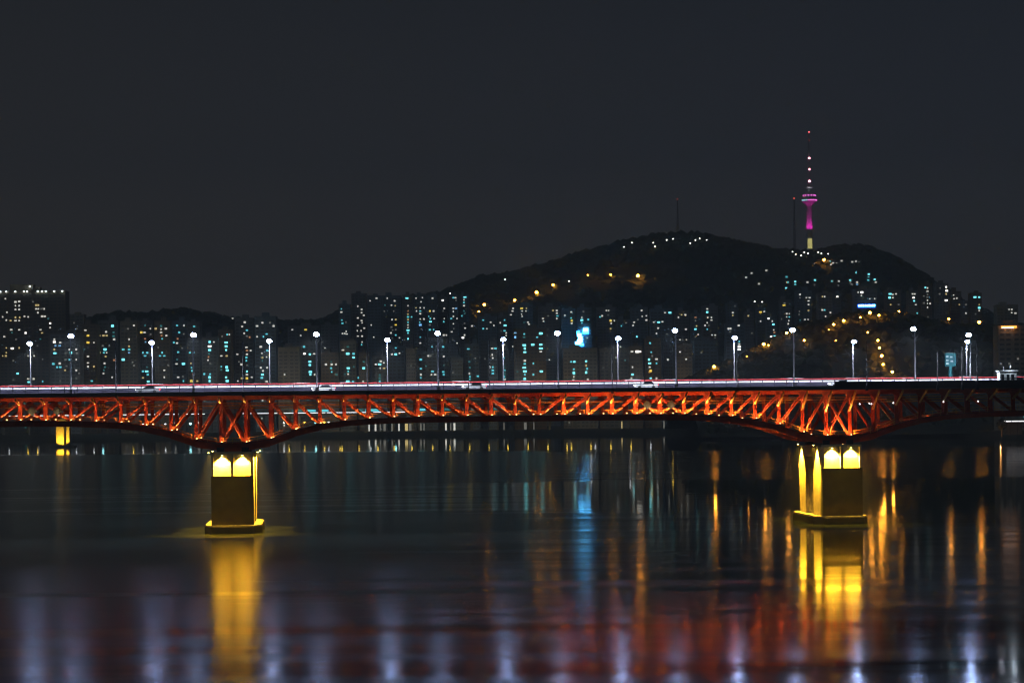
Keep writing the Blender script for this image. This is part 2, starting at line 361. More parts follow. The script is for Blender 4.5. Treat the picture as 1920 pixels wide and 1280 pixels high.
# ------------------------------------------------------------------ bridge
ZT, ZD = 26.6, 27.2          # underside of the deck, road surface
PAN = 4.8
TN, TF = 3.0, 17.0           # near and far truss planes
DEPTH = [9.2, 8.5, 6.8, 5.7, 5.1, 4.8, 4.6, 4.55, 4.5]
PIERS = [0.0, 120.0, -120.0, 240.0]
def zb(s):
    d = min(abs(s - p) for p in PIERS) / PAN - 0.5
    d = max(0.0, d); i = int(d)
    if i >= len(DEPTH) - 1: return ZT - DEPTH[-1]
    return ZT - (DEPTH[i] + (DEPTH[i + 1] - DEPTH[i]) * (d - i))
bridge = thing('truss_bridge', BO, A, label='long red steel truss bridge crossing the river with curved underside', cat='bridge')
K0, K1 = -17, 39
def sk(k): return (k + 0.5) * PAN
S0, S1 = sk(K0) - 1, sk(K1) + 1
MB().box(S0, S1, -5, 25, ZT + 0.12, ZD).build('deck', M['deck'], bridge)
MB().box(S0, S1, -5.25, -5.003, ZT + 0.02, ZD + 0.12).build('fascia', M['fascia'], bridge)
MB().box(S0, S1, 25.003, 25.25, ZT + 0.02, ZD + 0.12).build('fascia', M['fascia'], bridge)
for t in (-5.1, 25.1):
    for z, r in ((ZD + 0.45, 0.05), (ZD + 0.80, 0.05), (ZD + 1.32, 0.07)):
        MB().box(S0, S1, t - r, t + r, z - r, z + r).build('rail', M['rail'], bridge)
post = MB().box(-0.06, 0.06, -0.11, 0.09, ZD + 0.12, ZD + 1.44).mesh('railing_post', M['rail'])
k = 0; s = S0 + 1
while s < S1:
    link('railing_post', post, bridge, (s, -5.1, 0)); s += 2.4
MB().box(117.5, S1, -5.32, -5.28, ZD - 0.4, ZD + 0.98).build('dark_screen', M['rail'], bridge)
# median: lilac concrete wall; added white panels and red rail imitate traffic light trails
MB().prism([(0, 0)] * 0 + [(S0, ZD), (S1, ZD), (S1, ZD + 1.1), (S0, ZD + 1.1)], 9.75, 10.25).build('median_wall', M['barrier'], bridge)
pan = MB().box(0.02, 2.38, 9.9, 10.1, ZD + 1.12, ZD + 1.54).mesh('light_trail_panel', M['panel'])
s = S0
while s < S1 - 2.4:
    link('light_trail_panel', pan, bridge, (s, 0, 0)); s += 2.4
MB().box(S0, S1, 9.9, 10.1, ZD + 1.66, ZD + 1.86).build('light_trail_rail', M['redtrail'], bridge)
for t0, t1 in ((-4.2, -4.0), (24.0, 24.2)): MB().box(S0, S1, t0, t1, ZD, ZD + 0.18).build('kerb', M['footing'], bridge)
for t in (2.6, 6.1, 13.9, 17.4): MB().box(S0, S1, t, t + 0.15, ZD + 0.002, ZD + 0.006).build('lane_marking', M['white'], bridge)

def chord(a, b, depth, t, name): MB().prism([(a[0], a[1]), (b[0], b[1]), (b[0], b[1] - depth), (a[0], a[1] - depth)], t - 0.45, t + 0.45).build(name, M['red'], bridge)
def is_pier(k): return any(abs((sk(k) + sk(k + 1)) / 2 - p) < 1 for p in PIERS)
def is_hinge(k): return any(abs((sk(k) + sk(k + 1)) / 2 - p) < 2.6 for p in (-36.0, 84.0, 156.0 + 48))
for t, near in ((TN, True), (TF, False)):
    MB().box(S0, S1, t - 0.4, t + 0.4, ZT - 0.75, ZT).build('top_chord', M['red'], bridge)
    for k in range(K0, K1 + 1):
        s = sk(k); z = zb(s); wv = 0.62 if not is_hinge(k) else 0.8
        # vertical: wide web facing the river with a proud edge flange on each side
        wv = 0.40 if not is_hinge(k) else 0.62
        v = MB(); v.box(s - wv / 2, s + wv / 2, t - 0.12, t + 0.12, z - 0.1, ZT - 0.70)
        v.box(s + wv / 2 + 0.003, s + wv / 2 + 0.28, t - 0.42, t + 0.42, z - 0.1, ZT - 0.70)
        v.build('vertical', M['red'], bridge)
        MB().prism([(s - 0.8, z - 0.35), (s + 0.8, z - 0.35), (s + 0.5, z + 0.35), (s - 0.5, z + 0.35)], t - 0.50, t - 0.455).build('gusset_plate', M['red'], bridge)
        MB().prism([(s - 0.8, ZT - 0.7), (s + 0.8, ZT - 0.7), (s + 0.45, ZT - 1.2), (s - 0.45, ZT - 1.2)], t - 0.47, t - 0.425).build('gusset_plate', M['red'], bridge)
        if k == K1: continue
        s2 = sk(k + 1); z2 = zb(s2); mid = (s + s2) / 2
        dep = 1.1 + 0.5 * max(0.0, 1 - min(abs(mid - p) for p in PIERS) / 22.0)
        chord((s, z), (s2, z2), dep, t, 'bottom_chord')
        def up(a, za, b, zbb, dt=0.0):
            dx, dz = b - a, zbb - za; ln = math.hypot(dx, dz); nx, nz = dz / ln, -dx / ln      # unit normal on the lower side
            if nz > 0: nx, nz = -nx, -nz
            d = MB().beam((a, t + dt, za), (b, t + dt, zbb), 0.30, 0.36)
            d.beam((a + nx * 0.265, t + dt - 0.12, za + nz * 0.265), (b + nx * 0.265, t + dt - 0.12, zbb + nz * 0.265), 0.56, 0.20)
            d.build('diagonal', M['red'], bridge)
        if is_pier(k) or is_hinge(k):
            up(s, z + 0.1, s2, ZT - 0.8); up(s, ZT - 0.8, s2, z2 + 0.1, -0.02)
            if is_hinge(k) and t == TN:
                MB().prism([(mid - 1.0, ZT - 2.6), (mid, ZT - 3.5), (mid + 1.0, ZT - 2.6), (mid, ZT - 1.6)], t - 0.52, t - 0.475).build('hinge_plate', M['rail'], bridge)
        elif (2 < mid < 60) or (122 < mid < 180): up(s, ZT - 0.8, s2, z2 + 0.1)
        else: up(s, z + 0.1, s2, ZT - 0.8)
# floor beams, sway braces, brackets, catwalk and pipes
for k in range(K0, K1 + 1):
    s = sk(k); z = zb(s)
    MB().box(s - 0.2, s + 0.2, TN + 0.46, TF - 0.46, ZT - 0.9, ZT - 0.1).build('floor_beam', M['red'], bridge)
    MB().box(s - 0.15, s + 0.15, TN + 0.46, TF - 0.46, z - 0.6, z - 0.2).build('sway_strut', M['red'], bridge)
    low = min(4.2, (ZT - z) * 0.46) if s > 55 else 1.25
    MB().beam((s, TN - 0.55, ZT - low), (s, -2.6, ZT - 0.25), 0.30, 0.36).build('deck_bracket', M['uplit'], bridge)
    if k < K1:
        s2 = sk(k + 1); z2 = zb(s2); cw = MB(); tc_ = TN - 1.35
        cw.beam((s, tc_ + 0.45, z - 0.10), (s2, tc_ + 0.45, z2 - 0.10), 0.9, 0.06)
        cw.build('catwalk', M['rail'], bridge)
        rl = MB()
        for dz in (0.45, 0.95): rl.beam((s + 0.5, tc_, z + dz), (s2 - 0.5, tc_, z2 + dz), 0.11, 0.11)
        for f in (0.15, 0.5, 0.85): rl.box(s + PAN * f - 0.04, s + PAN * f + 0.04, tc_ - 0.035, tc_ + 0.035, z + (z2 - z) * f - 0.1, z + (z2 - z) * f + 1.0)
        rl.build('catwalk_rail', M['uplit'], bridge)
for t, z, r in ((9.0, ZT - 1.9, 0.14), (11.0, ZT - 1.4, 0.10), (13.2, ZT - 2.4, 0.10)):
    MB().box(S0, S1, t - r, t + r, z - r, z + r).build('service_pipe', M['uplit'], bridge)
# floodlights at the truss feet (lit from the left end to just past the right pier)
fl = MB().box(-0.16, 0.16, -0.14, 0.14, -0.12, 0.10).mesh('floodlight', M['rail'])
fg = MB().ellip((0, 0, 0.14), 0.15, 0.14, 0.07, 8, 4).mesh('lens', E['flood'])
for k in range(-13, 26):
    s = sk(k); z = zb(s)
    left = -1 if k < 0 else 1
    for t, near in ((TN, True), (TF, False)):
        o = link('floodlight', fl, bridge, (s + 0.30, t - 0.75, z + 0.12)); link('lens', fg, o)
        # one wide lamp washing the panel from the catwalk edge, narrow ones running up the members
        lamp('floodlight_beam', (s + 0.2, t - 2.6, z + 0.3), (1.0, 0.27, 0.05), (1050 if s > 60 else 210) if near else 16, 0.08, bridge, 120, (0, 1.0, 1.35))
        lamp('floodlight_beam', (s + 0.34, t - 0.76, z + 0.15), (1.0, 0.85, 0.36), (9000 if s > 55 else 3200) if near else 600, 0.05, bridge, 110, (0, 0.45, 1))
        if not near: continue
        lamp('floodlight_beam', (s + 0.32, t - 0.74, z + 0.05), (1.0, 0.72, 0.26), (7000 if s > 55 else 3000) if near else 600, 0.05, bridge, 36, (0, 0.10, 1))
        for dk in (-1, 1):
            kk = k + dk; a, b = min(k, kk), max(k, kk); mid = (sk(a) + sk(b)) / 2
            falls = (2 < mid < 60) or (122 < mid < 180)
            if is_pier(a) or is_hinge(a) or (falls and dk < 0) or (not falls and dk > 0):
                lamp('floodlight_beam', (s + 0.5 * dk, t - 0.74, z - 0.05), (1.0, 0.80, 0.32), (8000 if s > 55 else 4000) if near else 600, 0.05, bridge, 34, (sk(kk) - s, 0.35, ZT - 0.8 - z))
mk = MB().ellip((0, 0, 0), 0.16, 0.16, 0.16, 8, 5).mesh('marker_light', E['white'])
for px, py in ((1612, 757), (1630, 756), (1634, 757), (1675, 755), (1769, 753), (1834, 752)):
    s, z = on_bridge(px, py, TN - 0.9); link('marker_light', mk, bridge, (s, TN - 0.9, z))

# ------------------------------------------------------------------ piers
def pier(s, label):
    r = thing('bridge_pier', B(s, 0, 0), A, label=label, cat='bridge pier', group='piers under the truss bridge')
    W = 8.0; w2 = W / 2
    foot = [(-w2, -2.2), (w2, -2.2), (w2 + 1.5, 1.2), (w2 + 1.5, 19), (w2, 22.4), (-w2, 22.4), (-w2 - 1.5, 19), (-w2 - 1.5, 1.2)]
    MB().prismz(foot, -4, 1.3).build('footing', M['shadefoot'], r)
    ins = [(x * 0.985, 10 + (y - 10) * 0.99) for x, y in foot]
    MB().prismz(ins, 1.303, 1.6).build('footing_cap', M['footing'], r)
    for t0, t1, nm in ((0.0, 7.0, 'near'), (13.6, 20.0, 'far')):
        # tapered column: narrower at the foot on its outer side
        tb0, tb1 = (t0 + 1.0, t1) if nm == 'near' else (t0, t1 - 1.5)
        lo = [(-w2, tb0), (w2, tb0), (w2, tb1), (-w2, tb1)]; hi = [(-w2, t0), (w2, t0), (w2, t1), (-w2, t1)]
        MB().prismz(lo, 1.603, 13.2, hi).build('column', M['conc'], r)
    MB().box(-w2, w2, 0.0, 20.0, 13.203, 15.4).build('crossbeam', M['conc'], r)
    for a, b, nm in ((-w2, -3.55, 'rib'), (-0.28, 0.28, 'rib'), (3.55, w2, 'rib')): MB().box(a + 0.002, b - 0.002, -0.84, -0.003, 11.12, 15.4).build(nm, M['conc'], r)
    MB().box(-w2, w2, -0.84, -0.003, 15.402, 15.75).build('lintel', M['conc'], r)
    # dark steel jacket with a front lip over the lower near face
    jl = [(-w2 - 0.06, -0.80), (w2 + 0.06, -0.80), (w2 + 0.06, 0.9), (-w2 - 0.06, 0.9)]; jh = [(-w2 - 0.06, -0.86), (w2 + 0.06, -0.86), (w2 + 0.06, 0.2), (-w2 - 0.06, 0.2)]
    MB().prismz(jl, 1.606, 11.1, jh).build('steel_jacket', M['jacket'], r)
    # web wall with an arched opening between the columns (in t-z, thickness along s)
    web = MB(); pts = [(7.0, 1.606), (8.3, 1.606)] + [(10.3 - 2.0 * math.cos(math.pi * i / 10), 6.0 + 3.6 * math.sin(math.pi * i / 10)) for i in range(11)] + [(12.3, 1.606), (13.6, 1.606), (13.6, 10.8), (7.0, 10.8)]
    # split into left, right, top so that every face stays convex enough
    for a in range(10):
        x0, z0 = pts[2 + a]; x1, z1 = pts[3 + a]
        web.quadbox([(-3.3, x0, z0), (3.3, x0, z0), (3.3, x1, z1), (-3.3, x1, z1), (-3.3, x0, 10.8), (3.3, x0, 10.8), (3.3, x1, 10.8), (-3.3, x1, 10.8)])
    web.box(-3.3, 3.3, 7.0, 8.3, 1.606, 10.8).box(-3.3, 3.3, 12.3, 13.6, 1.606, 10.8)
    web.build('arched_web', M['conc'], r)
    for t in (3.0, 17.0):
        for q in (-2.4, 2.4): MB().box(q - 0.7, q + 0.7, t - 0.7, t + 0.7, 15.403, 16.6).build('bearing', M['rail'], r)
    fx = MB().box(-0.2, 0.2, -0.2, 0.2, -0.12, 0.12).mesh('downlight', M['rail']); lens = MB().ellip((0, 0, -0.16), 0.16, 0.16, 0.08, 8, 4).mesh('lens', E['pierl'])
    def dl(x, y, z, aim, pw, cone):
        o = link('downlight', fx, r, (x, y, z)); link('lens', lens, o)
        lamp('downlight_beam', (x, y, z - 0.3), (1.0, 0.52, 0.025), pw, 0.08, r, cone, aim)
    for q, pw in ((-1.92, 120000), (1.92, 75000)): dl(q, -0.50, 15.25, (0, 0.10, -1), pw, 104)
    for sx_ in (-1, 1):
        for t, pw in ((3.4, 110000), (17.0, 110000)): dl(sx_ * (w2 + 0.75), t, 15.75, (-sx_ * 0.13, 0, -1), pw, 70)
    return r
pier(0.0, 'yellow floodlit pier with dark jacket at the left end of the main span')
pier(120.0, 'yellow floodlit pier showing its arched side, at the right of the picture')

# ------------------------------------------------------------------ bridge lamps and masts
LAMPC = (0.78, 0.86, 1.0)
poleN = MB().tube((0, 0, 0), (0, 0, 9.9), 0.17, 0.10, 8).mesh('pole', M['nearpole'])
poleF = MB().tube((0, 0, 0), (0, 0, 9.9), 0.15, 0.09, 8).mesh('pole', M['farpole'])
armN = MB().tube((0, 0, 9.7), (0, 0.9, 10.15), 0.06, 0.05, 6).mesh('arm', M['pole'])
headN = MB().ellip((0, 0.9, 10.12), 0.56, 0.56, 0.34, 12, 6).mesh('lamp_head', E['lamp'])
capN = MB().ellip((0, 0.9, 10.52), 0.40, 0.40, 0.08, 10, 4).mesh('lamp_cap', M['pole'])
baseN = MB().box(-0.28, 0.28, -0.28, 0.28, 0, 0.7).mesh('base', M['pole'])
def street_lamp(px, py, t, label, group, pw=19000, side=1):
    s, z = on_bridge(px, py, t)
    hgt = z - ZD
    r = thing('street_lamp', B(s, t, ZD + 0.002), A + (0 if side > 0 else math.pi), label=label, cat='street lamp', group=group)
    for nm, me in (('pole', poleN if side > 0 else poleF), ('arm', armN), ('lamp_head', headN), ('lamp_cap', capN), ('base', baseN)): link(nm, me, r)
    r.scale = (1, 1, hgt / 10.1)
    lamp('lamp_light', (0, 0.9, 9.7), LAMPC, pw, 0.25, r, 165 if side > 0 else 118, (0, 0.45 if side > 0 else 0.0, -1))
NEAR = [(-96, 630), (132, 630), (362, 628), (593, 627), (821, 625), (1046, 625), (1267, 620), (1488, 619), (1715, 617), (1819, 628)]
FAR = [(57, 645), (285, 643), (505, 640), (726, 638), (943, 637), (1158, 635), (1376, 634), (1599, 641), (1812, 641)]
for i, (x, y) in enumerate(NEAR):
    lab = 'tall white lamp just beyond the left picture edge' if i == 0 else f'tall bright white lamp on the near side of the bridge, {ordi(i - 1)} from the left'
    street_lamp(x, y, -4.5, lab, 'tall lamps along the near side of the bridge')
for i, (x, y) in enumerate(FAR):
    street_lamp(x, y, 24.5, f'smaller white lamp on the far side of the bridge, {ordi(i)} from the left', 'lamps along the far side of the bridge', side=-1)
mast = MB().tube((0, 0, -0.6), (0, 0, 8.8), 0.11, 0.07, 6).mesh('mast', M['darkpole'])
mbr = MB().box(-0.25, 0.25, -0.2, 0.2, -0.9, 0.1).mesh('mast_bracket', M['rail'])
for i, (px, top) in enumerate(((217, 638), (455, 640), (688, 636), (917, 632), (1147, 632), (1381, 640), (1624, 640), (1757, 660), (1803, 648), (1831, 625))):
    s, z = on_bridge(px, top, -5.3)
    r = thing('unlit_mast', B(s, -5.42, ZD), A, label=f'thin unlit grey mast on the bridge railing, {ordi(i)} from the left', cat='mast', group='unlit masts along the railing')
    link('mast', mast, r).scale = (1, 1, (z - ZD) / 8.8); link('mast_bracket', mbr, r)

# ------------------------------------------------------------------ teal sign and white booth on the bridge
s, z = on_bridge(1782, 690, 23.3)
sg = thing('road_sign', B(s, 23.3, ZD + 0.002), A, label='teal road sign on a wide post at the right end of the bridge', cat='road sign')
MB().box(-0.32, 0.32, -0.25, 0.25, 0, 4.3).build('post', M['teal'], sg)
MB().box(-1.15, 1.15, -0.3, 0.25, 4.303, 7.1).build('panel', M['teal'], sg)
for q in ((-0.75, 6.4), (-0.75, 5.6), (-0.75, 4.9), (0.1, 6.3), (0.2, 5.4)): MB().box(q[0] - 0.28, q[0] + 0.28, -0.34, -0.303, q[1] - 0.16, q[1] + 0.16).build('sign_marking', M['white'], sg)
MB().box(-1.2, 1.2, -0.33, 0.28, 7.103, 7.2).build('sign_cap', M['pole'], sg)
s, z = on_bridge(1888, 716, -3.4)
bt = thing('control_booth', B(s, -3.4, ZD + 0.002), A, label='small white booth with dark windows standing on the bridge', cat='booth')
w_, d_, h_ = 3.4, 1.8, 2.7
bw = MB(); bw.box(-w_ / 2, w_ / 2, -d_ / 2, d_ / 2, 0, 1.0).box(-w_ / 2, w_ / 2, -d_ / 2, d_ / 2, 2.1, h_)
for a, b in ((-1.7, -1.45), (-0.85, -0.35), (0.25, 0.55), (1.25, 1.7)): bw.box(a, b, -d_ / 2, d_ / 2, 1.003, 2.097)
bw.build('wall', M['white'], bt)
for a, b in ((-1.45, -0.85), (-0.35, 0.25), (0.55, 1.25)): MB().box(a + 0.004, b - 0.004, -d_ / 2 + 0.08, d_ / 2 - 0.08, 1.006, 2.094).build('window', M['glass'], bt)
MB().box(-w_ / 2 - 0.25, w_ / 2 + 0.2, -d_ / 2 - 0.25, d_ / 2 + 0.2, h_ + 0.003, h_ + 0.2).build('roof', M['white'], bt)
MB().tube((-0.6, 0, h_ + 0.2), (-0.6, 0, h_ + 1.1), 0.04, 0.03, 6).build('aerial', M['pole'], bt)
lamp('booth_lamp', (0.2, -1.7, 3.6), (0.7, 0.85, 1.0), 160, 0.1, bt)
MB().beam((0.2, -d_ / 2 - 0.2, h_ + 0.3), (0.2, -1.7, 3.75), 0.05, 0.05).build('lamp_arm', M['pole'], bt)

# ------------------------------------------------------------------ cars on the bridge (at rest, lights on)
PAINT = {'white': mat('white_car_paint', (0.75, 0.75, 0.75), 0.3), 'silver': mat('silver_car_paint', (0.45, 0.46, 0.48), 0.3, 0.4), 'black': mat('black_car_paint', (0.02, 0.02, 0.022), 0.25), 'red': mat('red_car_paint', (0.45, 0.03, 0.03), 0.3), 'blue': mat('blue_car_paint', (0.05, 0.09, 0.25), 0.3)}
SED = [(-2.25, .35), (2.2, .35), (2.3, .62), (2.2, .80), (1.0, .95), (0.35, 1.42), (-1.05, 1.45), (-1.75, 1.02), (-2.25, .95)]
VAN = [(-2.4, .40), (2.35, .40), (2.45, .75), (2.3, 1.05), (1.55, 1.25), (0.95, 1.95), (-2.25, 2.0), (-2.4, 1.2)]
def car_meshes(kind, colour):
    prof = SED if kind == 'saloon car' else VAN
    b = MB().prism(prof, -0.88, 0.88).mesh('body', PAINT[colour])
    wn = MB()
    if kind == 'saloon car': poly = [(0.85, .98), (0.28, 1.36), (-1.0, 1.38), (-1.5, 1.0)]
    else: poly = [(1.4, 1.28), (0.9, 1.85), (-2.0, 1.88), (-2.0, 1.28)]
    wn.prism(poly, -0.905, -0.883).prism(poly, 0.883, 0.905)
    wh = MB().tube((0, -0.12, 0), (0, 0.12, 0), 0.33, 0.33, 12).mesh('wheel', M['tyre'])
    x1 = 2.26 if kind == 'saloon car' else 2.40; x0 = -2.27 if kind == 'saloon car' else -2.42; zl = 0.72 if kind == 'saloon car' else 0.92
    hd = MB().ellip((0, 0, 0), 0.10, 0.17, 0.10, 8, 5).mesh('headlight', E['head']); tl = MB().box(-0.10, 0.06, -0.16, 0.16, -0.10, 0.12).mesh('taillight', E['tail'])
    return b, wn.mesh('window', M['glass']), wh, hd, tl, x1, x0, zl
CM = {}
def car(s, t, kind, colour, facing, label, group):
    if (kind, colour) not in CM: CM[(kind, colour)] = car_meshes(kind, colour)
    b, wn, wh, hd, tl, x1, x0, zl = CM[(kind, colour)]
    r = thing('van' if kind == 'van' else 'car', B(s, t, ZD + 0.008), A + (0 if facing > 0 else math.pi), label=label, cat='van' if kind == 'van' else 'car', group=group)
    link('body', b, r); link('window', wn, r)
    for x in (-1.4, 1.4):
        for y in (-0.78, 0.78): link('wheel', wh, r, (x, y, 0.33))
    for y in (-0.62, 0.62): link('headlight', hd, r, (x1, y, zl)); link('taillight', tl, r, (x0, y * 1.12, zl + 0.1))
rnd = random.Random(11); ccols = ['white', 'silver', 'white']
ss = -58; i = 0
while ss < 172:
    kind = 'saloon car'; c = rnd.choice(ccols)
    t = [0.8, 4.4, 8.0][i % 3]
    car(ss, t, kind, c, -1, f'{c} {kind} with lit headlights on the near lanes, {ordi(i)} from the left', 'vehicles on the near lanes'); i += 1; ss += rnd.uniform(26, 44)
ss = -55; i = 0
while ss < 172:
    c = rnd.choice(ccols); t = [12.2, 15.7, 19.2][i % 3]
    car(ss, t, 'van', c, 1, f'{c} van with red tail lights beyond the median wall, {ordi(i)} from the left', 'vehicles on the far lanes'); i += 1; ss += rnd.uniform(8, 15)

# ------------------------------------------------------------------ city: apartment blocks
WINDOWS = """
29,566w 36,565w 29,573w 36,573w 29,580w 36,580w 68,572y 72,572y 68,579w 72,579w 78,579d 83,579w 71,586w 5,594w 29,595y 37,595y 46,593w 53,594w 79,593w 84,593w 12,600w 20,601y 29,601w 36,601w 94,606W 94,614w 21,618w 36,618w 48,624W 76,618w 79,624y 8,631w 12,652y 23,653W 36,652y 12,661y 5,667y 11,667y 53,667w 64,667w 33,700C 25,676d
102,636w 102,641W 113,642w 104,648b 112,648b 102,655y 103,662C 100,682c 112,681w 107,688c 113,688c 122,694y 143,694w
131,655w 143,655w 133,661C 123,662d 144,662d 131,674c 143,674w 123,674d 133,688g 143,709d 53,710w 54,716C 63,710w 113,714d 80,715c 25,712d 172,714c 182,719w
165,629Y 165,642Y 176,642w 165,668w 165,680w 165,687w 176,687y 160,619w 157,655g
187,629y 194,629y 200,629y 199,622w 193,648d 205,648d 197,655C 186,661y 195,661c 200,661w 198,668y 196,681w 197,688g 195,694g 194,700w
211,611C 213,623g 213,630g 214,636w 214,675o
251,610w 240,616d 242,636w 242,649y 231,655c 242,655c 242,661b 231,674C 251,685d
272,610g 282,616w 292,616y 302,611g 302,617w 311,616w 264,623Y 271,623w 302,623w 303,629o 312,629w 272,635o 273,641b 304,635c 304,661c 300,667c 308,667c 268,661c 276,661c 272,667c 276,688g 268,696c 275,696C 277,702c 268,708y 278,715C 308,694w 308,707w
334,592w 332,610c 345,610w 364,612c 336,623c 333,635o 326,642c 332,643w 334,660c 332,674g 331,682w 344,682C 334,707w 344,714c 356,661c 363,661c 358,681y 359,689c 360,695c 362,701o 359,714Y 370,714y
393,641C 401,641w 393,649W 393,656C 392,663g 391,669o 390,675w 394,681d 383,701c 394,701c 393,707C 393,714C
436,597w 426,627c 430,627w 424,642C 424,649C 424,656C 425,667y 415,667w 415,687c 425,688C 426,694C 415,693g 424,707C 426,714C
454,612w 459,604w 463,619c 463,630d 468,632o 462,651w 463,657o 470,657w 463,664w 462,670c 462,676c 453,683w 445,664w 463,696C 463,702w 463,709Y 453,709y 472,707w 463,715d 446,714w
482,611w 492,605w 506,605d 513,611w 482,631w 494,631c 500,626c 489,650w 501,657c 491,662w 492,670y 500,669w 492,676g 489,689w 501,689w 493,695w 492,702C 491,708c 500,715w
548,618w 573,618Y 570,650c 571,663W 581,664C 589,663w 581,678C 581,684C 582,697C 582,702C 590,702w 611,683w 621,678g 622,683w 630,683w 621,690c 622,697c 631,702g
640,579c 640,585w 641,600c 642,606c 649,621w 642,625w 646,625w 650,626w
671,574w 678,580w 678,586w 682,591w 671,596w 678,601w 679,605w 671,610w 683,615w 670,620w 677,620w 671,630w 679,630w 679,641w 678,646c
694,564w 706,559w 726,559w 740,564w 734,572w 741,573y 735,599w 742,599y 742,609Y 734,613d 736,619d 742,618d 733,624w 742,628c 749,633w 742,645b 742,652c 735,664w 742,664C 749,662w
763,559C 765,573w 765,583o 765,589y 765,594c 772,594c 765,599y 765,604c 765,609w 765,614w 765,619C 765,624c 765,635C
652,650g 643,656w 652,663C 663,663c 663,670C 653,690C 653,696c 682,678g 682,690C 652,715C 662,715c 672,708c 681,715w 705,683w 714,677w 712,683C 713,690w 720,690y 712,703g 712,709g 712,715c
780,559w 792,558w 811,559w 830,563W 780,577y 788,577w 795,577w 781,583w 788,583c 788,588w 806,583Y 813,583w 788,598w 795,598w 787,604c 788,609B 804,593c 807,597c 807,603C 806,609d 806,618c 813,618c 788,632c 788,643w 833,578w 831,583d 833,597w 832,603c 850,558c 854,558w 850,578w 855,578b 850,584w 850,593w 846,597c 857,597w 850,607w 851,616d 847,622w 837,628w 832,628w 866,592c 871,557C 874,557c 870,562w 870,567c 870,573w 870,583g 871,588g 871,606d 872,615w 871,628w 868,633W 857,643w 885,611w
906,600c 906,616c 913,616w 920,604w 926,610w 938,605w 946,600c 947,610C 946,620c 949,624w 949,629w 945,646w 962,578w 961,583w 958,590w 978,578Y 987,578y 979,583w 986,583w 978,589w 979,593w 990,604w 992,608w 991,618w 966,624b 966,632B
983,626c 983,632g 983,647C 984,653C 984,660C 984,676w 984,682c 983,689C 984,696C 984,702c 984,710C 999,646C 1000,681c 1000,702c 1014,625C 1007,632c 1014,646C 1014,653C 1014,659w 1015,696C
878,654c 807,667d 810,650c 831,650c 803,667w 832,668w 789,674c 789,691c 789,702w 789,708c 811,696c 809,702w 816,702w 831,697c 832,702c 832,685g 880,678g 881,689g 880,700w 881,706c 881,711c 896,705c 923,653w 929,653c 923,665w 924,671w 917,688w 924,688c 924,694c 924,700c 945,671c 946,688g 946,694c 946,700g 945,706c 946,711w
1037,582y 1044,582w 1044,587w 1045,592c 1044,597w 1028,592d 1018,597w 1019,602w 1059,591w 1071,585w 1071,596c 1072,601Y 1072,606w 1091,595w 1091,600C 1091,605c 1103,599c 1094,584d 1125,594c 1129,592w 1137,582w 1141,582w 1145,601Y 1152,601w 1146,606w 1145,616y 1145,622d 1165,611c 1174,605d 1203,582w 1204,593w 1212,592w 1212,600w 1189,604w 1187,610w 1196,599d 1247,586w 1256,586C 1226,604w 1235,604C 1242,603w 1234,615w 1231,625w 1231,636w 1194,631C 1163,650w
1071,678c 1077,678C 1076,692c 1076,699C 1076,706w 1099,677C 1099,685y 1101,691c 1099,698C 1102,711w 1075,712w 1156,670w 1186,688w 1186,702C 1184,709w 1185,659w 1195,659W 1200,659W 1219,643c 1221,660c 1223,667d 1217,674C 1218,681C 1218,688w 1220,695Y 1220,709C 1231,673w 1231,681c 1231,709w 1252,674w
1272,595w 1278,590y 1285,590w 1304,595o 1304,601d 1306,611y 1304,617C 1309,627w 1326,579w 1326,585C 1327,595w 1334,595w 1334,600w 1326,605w 1322,610w 1329,610d 1326,617c 1286,617w 1335,628w 1341,628w 1275,637w 1280,637d 1287,637w 1374,586w 1374,591y 1366,616w 1370,616w 1369,622d 1385,610w 1386,640c 1386,645w 1386,650W 1386,655W 1378,574d 1403,592y 1426,585Y 1433,584w 1426,602w 1441,597W 1448,602w 1450,608C 1452,623o 1446,631W 1453,630C 1471,568d 1470,572Y 1475,588w 1480,588w 1475,594w 1480,594c 1479,601w 1478,607w 1500,552w 1500,558d 1512,558w 1518,558w 1516,564w 1516,571w 1516,582y 1509,599w 1515,599w 1511,611w
1514,529w 1528,525C 1528,534d 1560,527c 1573,527w 1571,536w 1594,525C 1595,530w 1597,534w 1607,529w 1607,533b 1606,511C 1613,511w 1621,520C 1629,514C 1629,520C 1628,525c 1640,524C 1642,529w 1609,548w 1616,548W 1615,554w 1631,560w 1640,560w 1542,556y 1546,556w 1570,556W 1542,581w 1546,581c 1557,586w 1548,593w 1669,551C 1674,552w 1680,551w 1668,558C 1674,558w 1670,571y 1685,571d 1711,551w 1715,551w 1713,558W 1714,564C 1717,571w 1735,539C 1739,540w 1739,546w 1739,552d 1739,557d 1739,563w 1739,569w 1739,576w 1744,569w 1732,555d 1732,568d 1720,587c 1740,594d
1774,538W 1775,545W 1774,551y 1774,563W 1762,551d 1788,553w 1789,560w 1794,559w 1799,571y 1811,571d 1828,557C 1836,557C 1836,571y 1836,577C 1836,582w 1811,587w 1892,580w 1897,580w 1897,586w 1904,587w 1891,673w
555,503w 1348,505W 1391,517w 1399,520w 1409,512w 1423,532w 1437,507w 1475,519c 1477,529c 1474,540C 1491,528C 1491,533c
1556,490c 1562,493w 1558,496w 1568,494w 1578,489w 1598,491w 1605,490w 1612,492w 1520,496w 1528,495w
"""
WIN = []
for tok in WINDOWS.split():
    c = tok[-1] if tok[-1].isalpha() else 'd'
    x, y = tok.rstrip('cCwWyYogbBd').split(','); WIN.append([float(x), float(y), c, False])
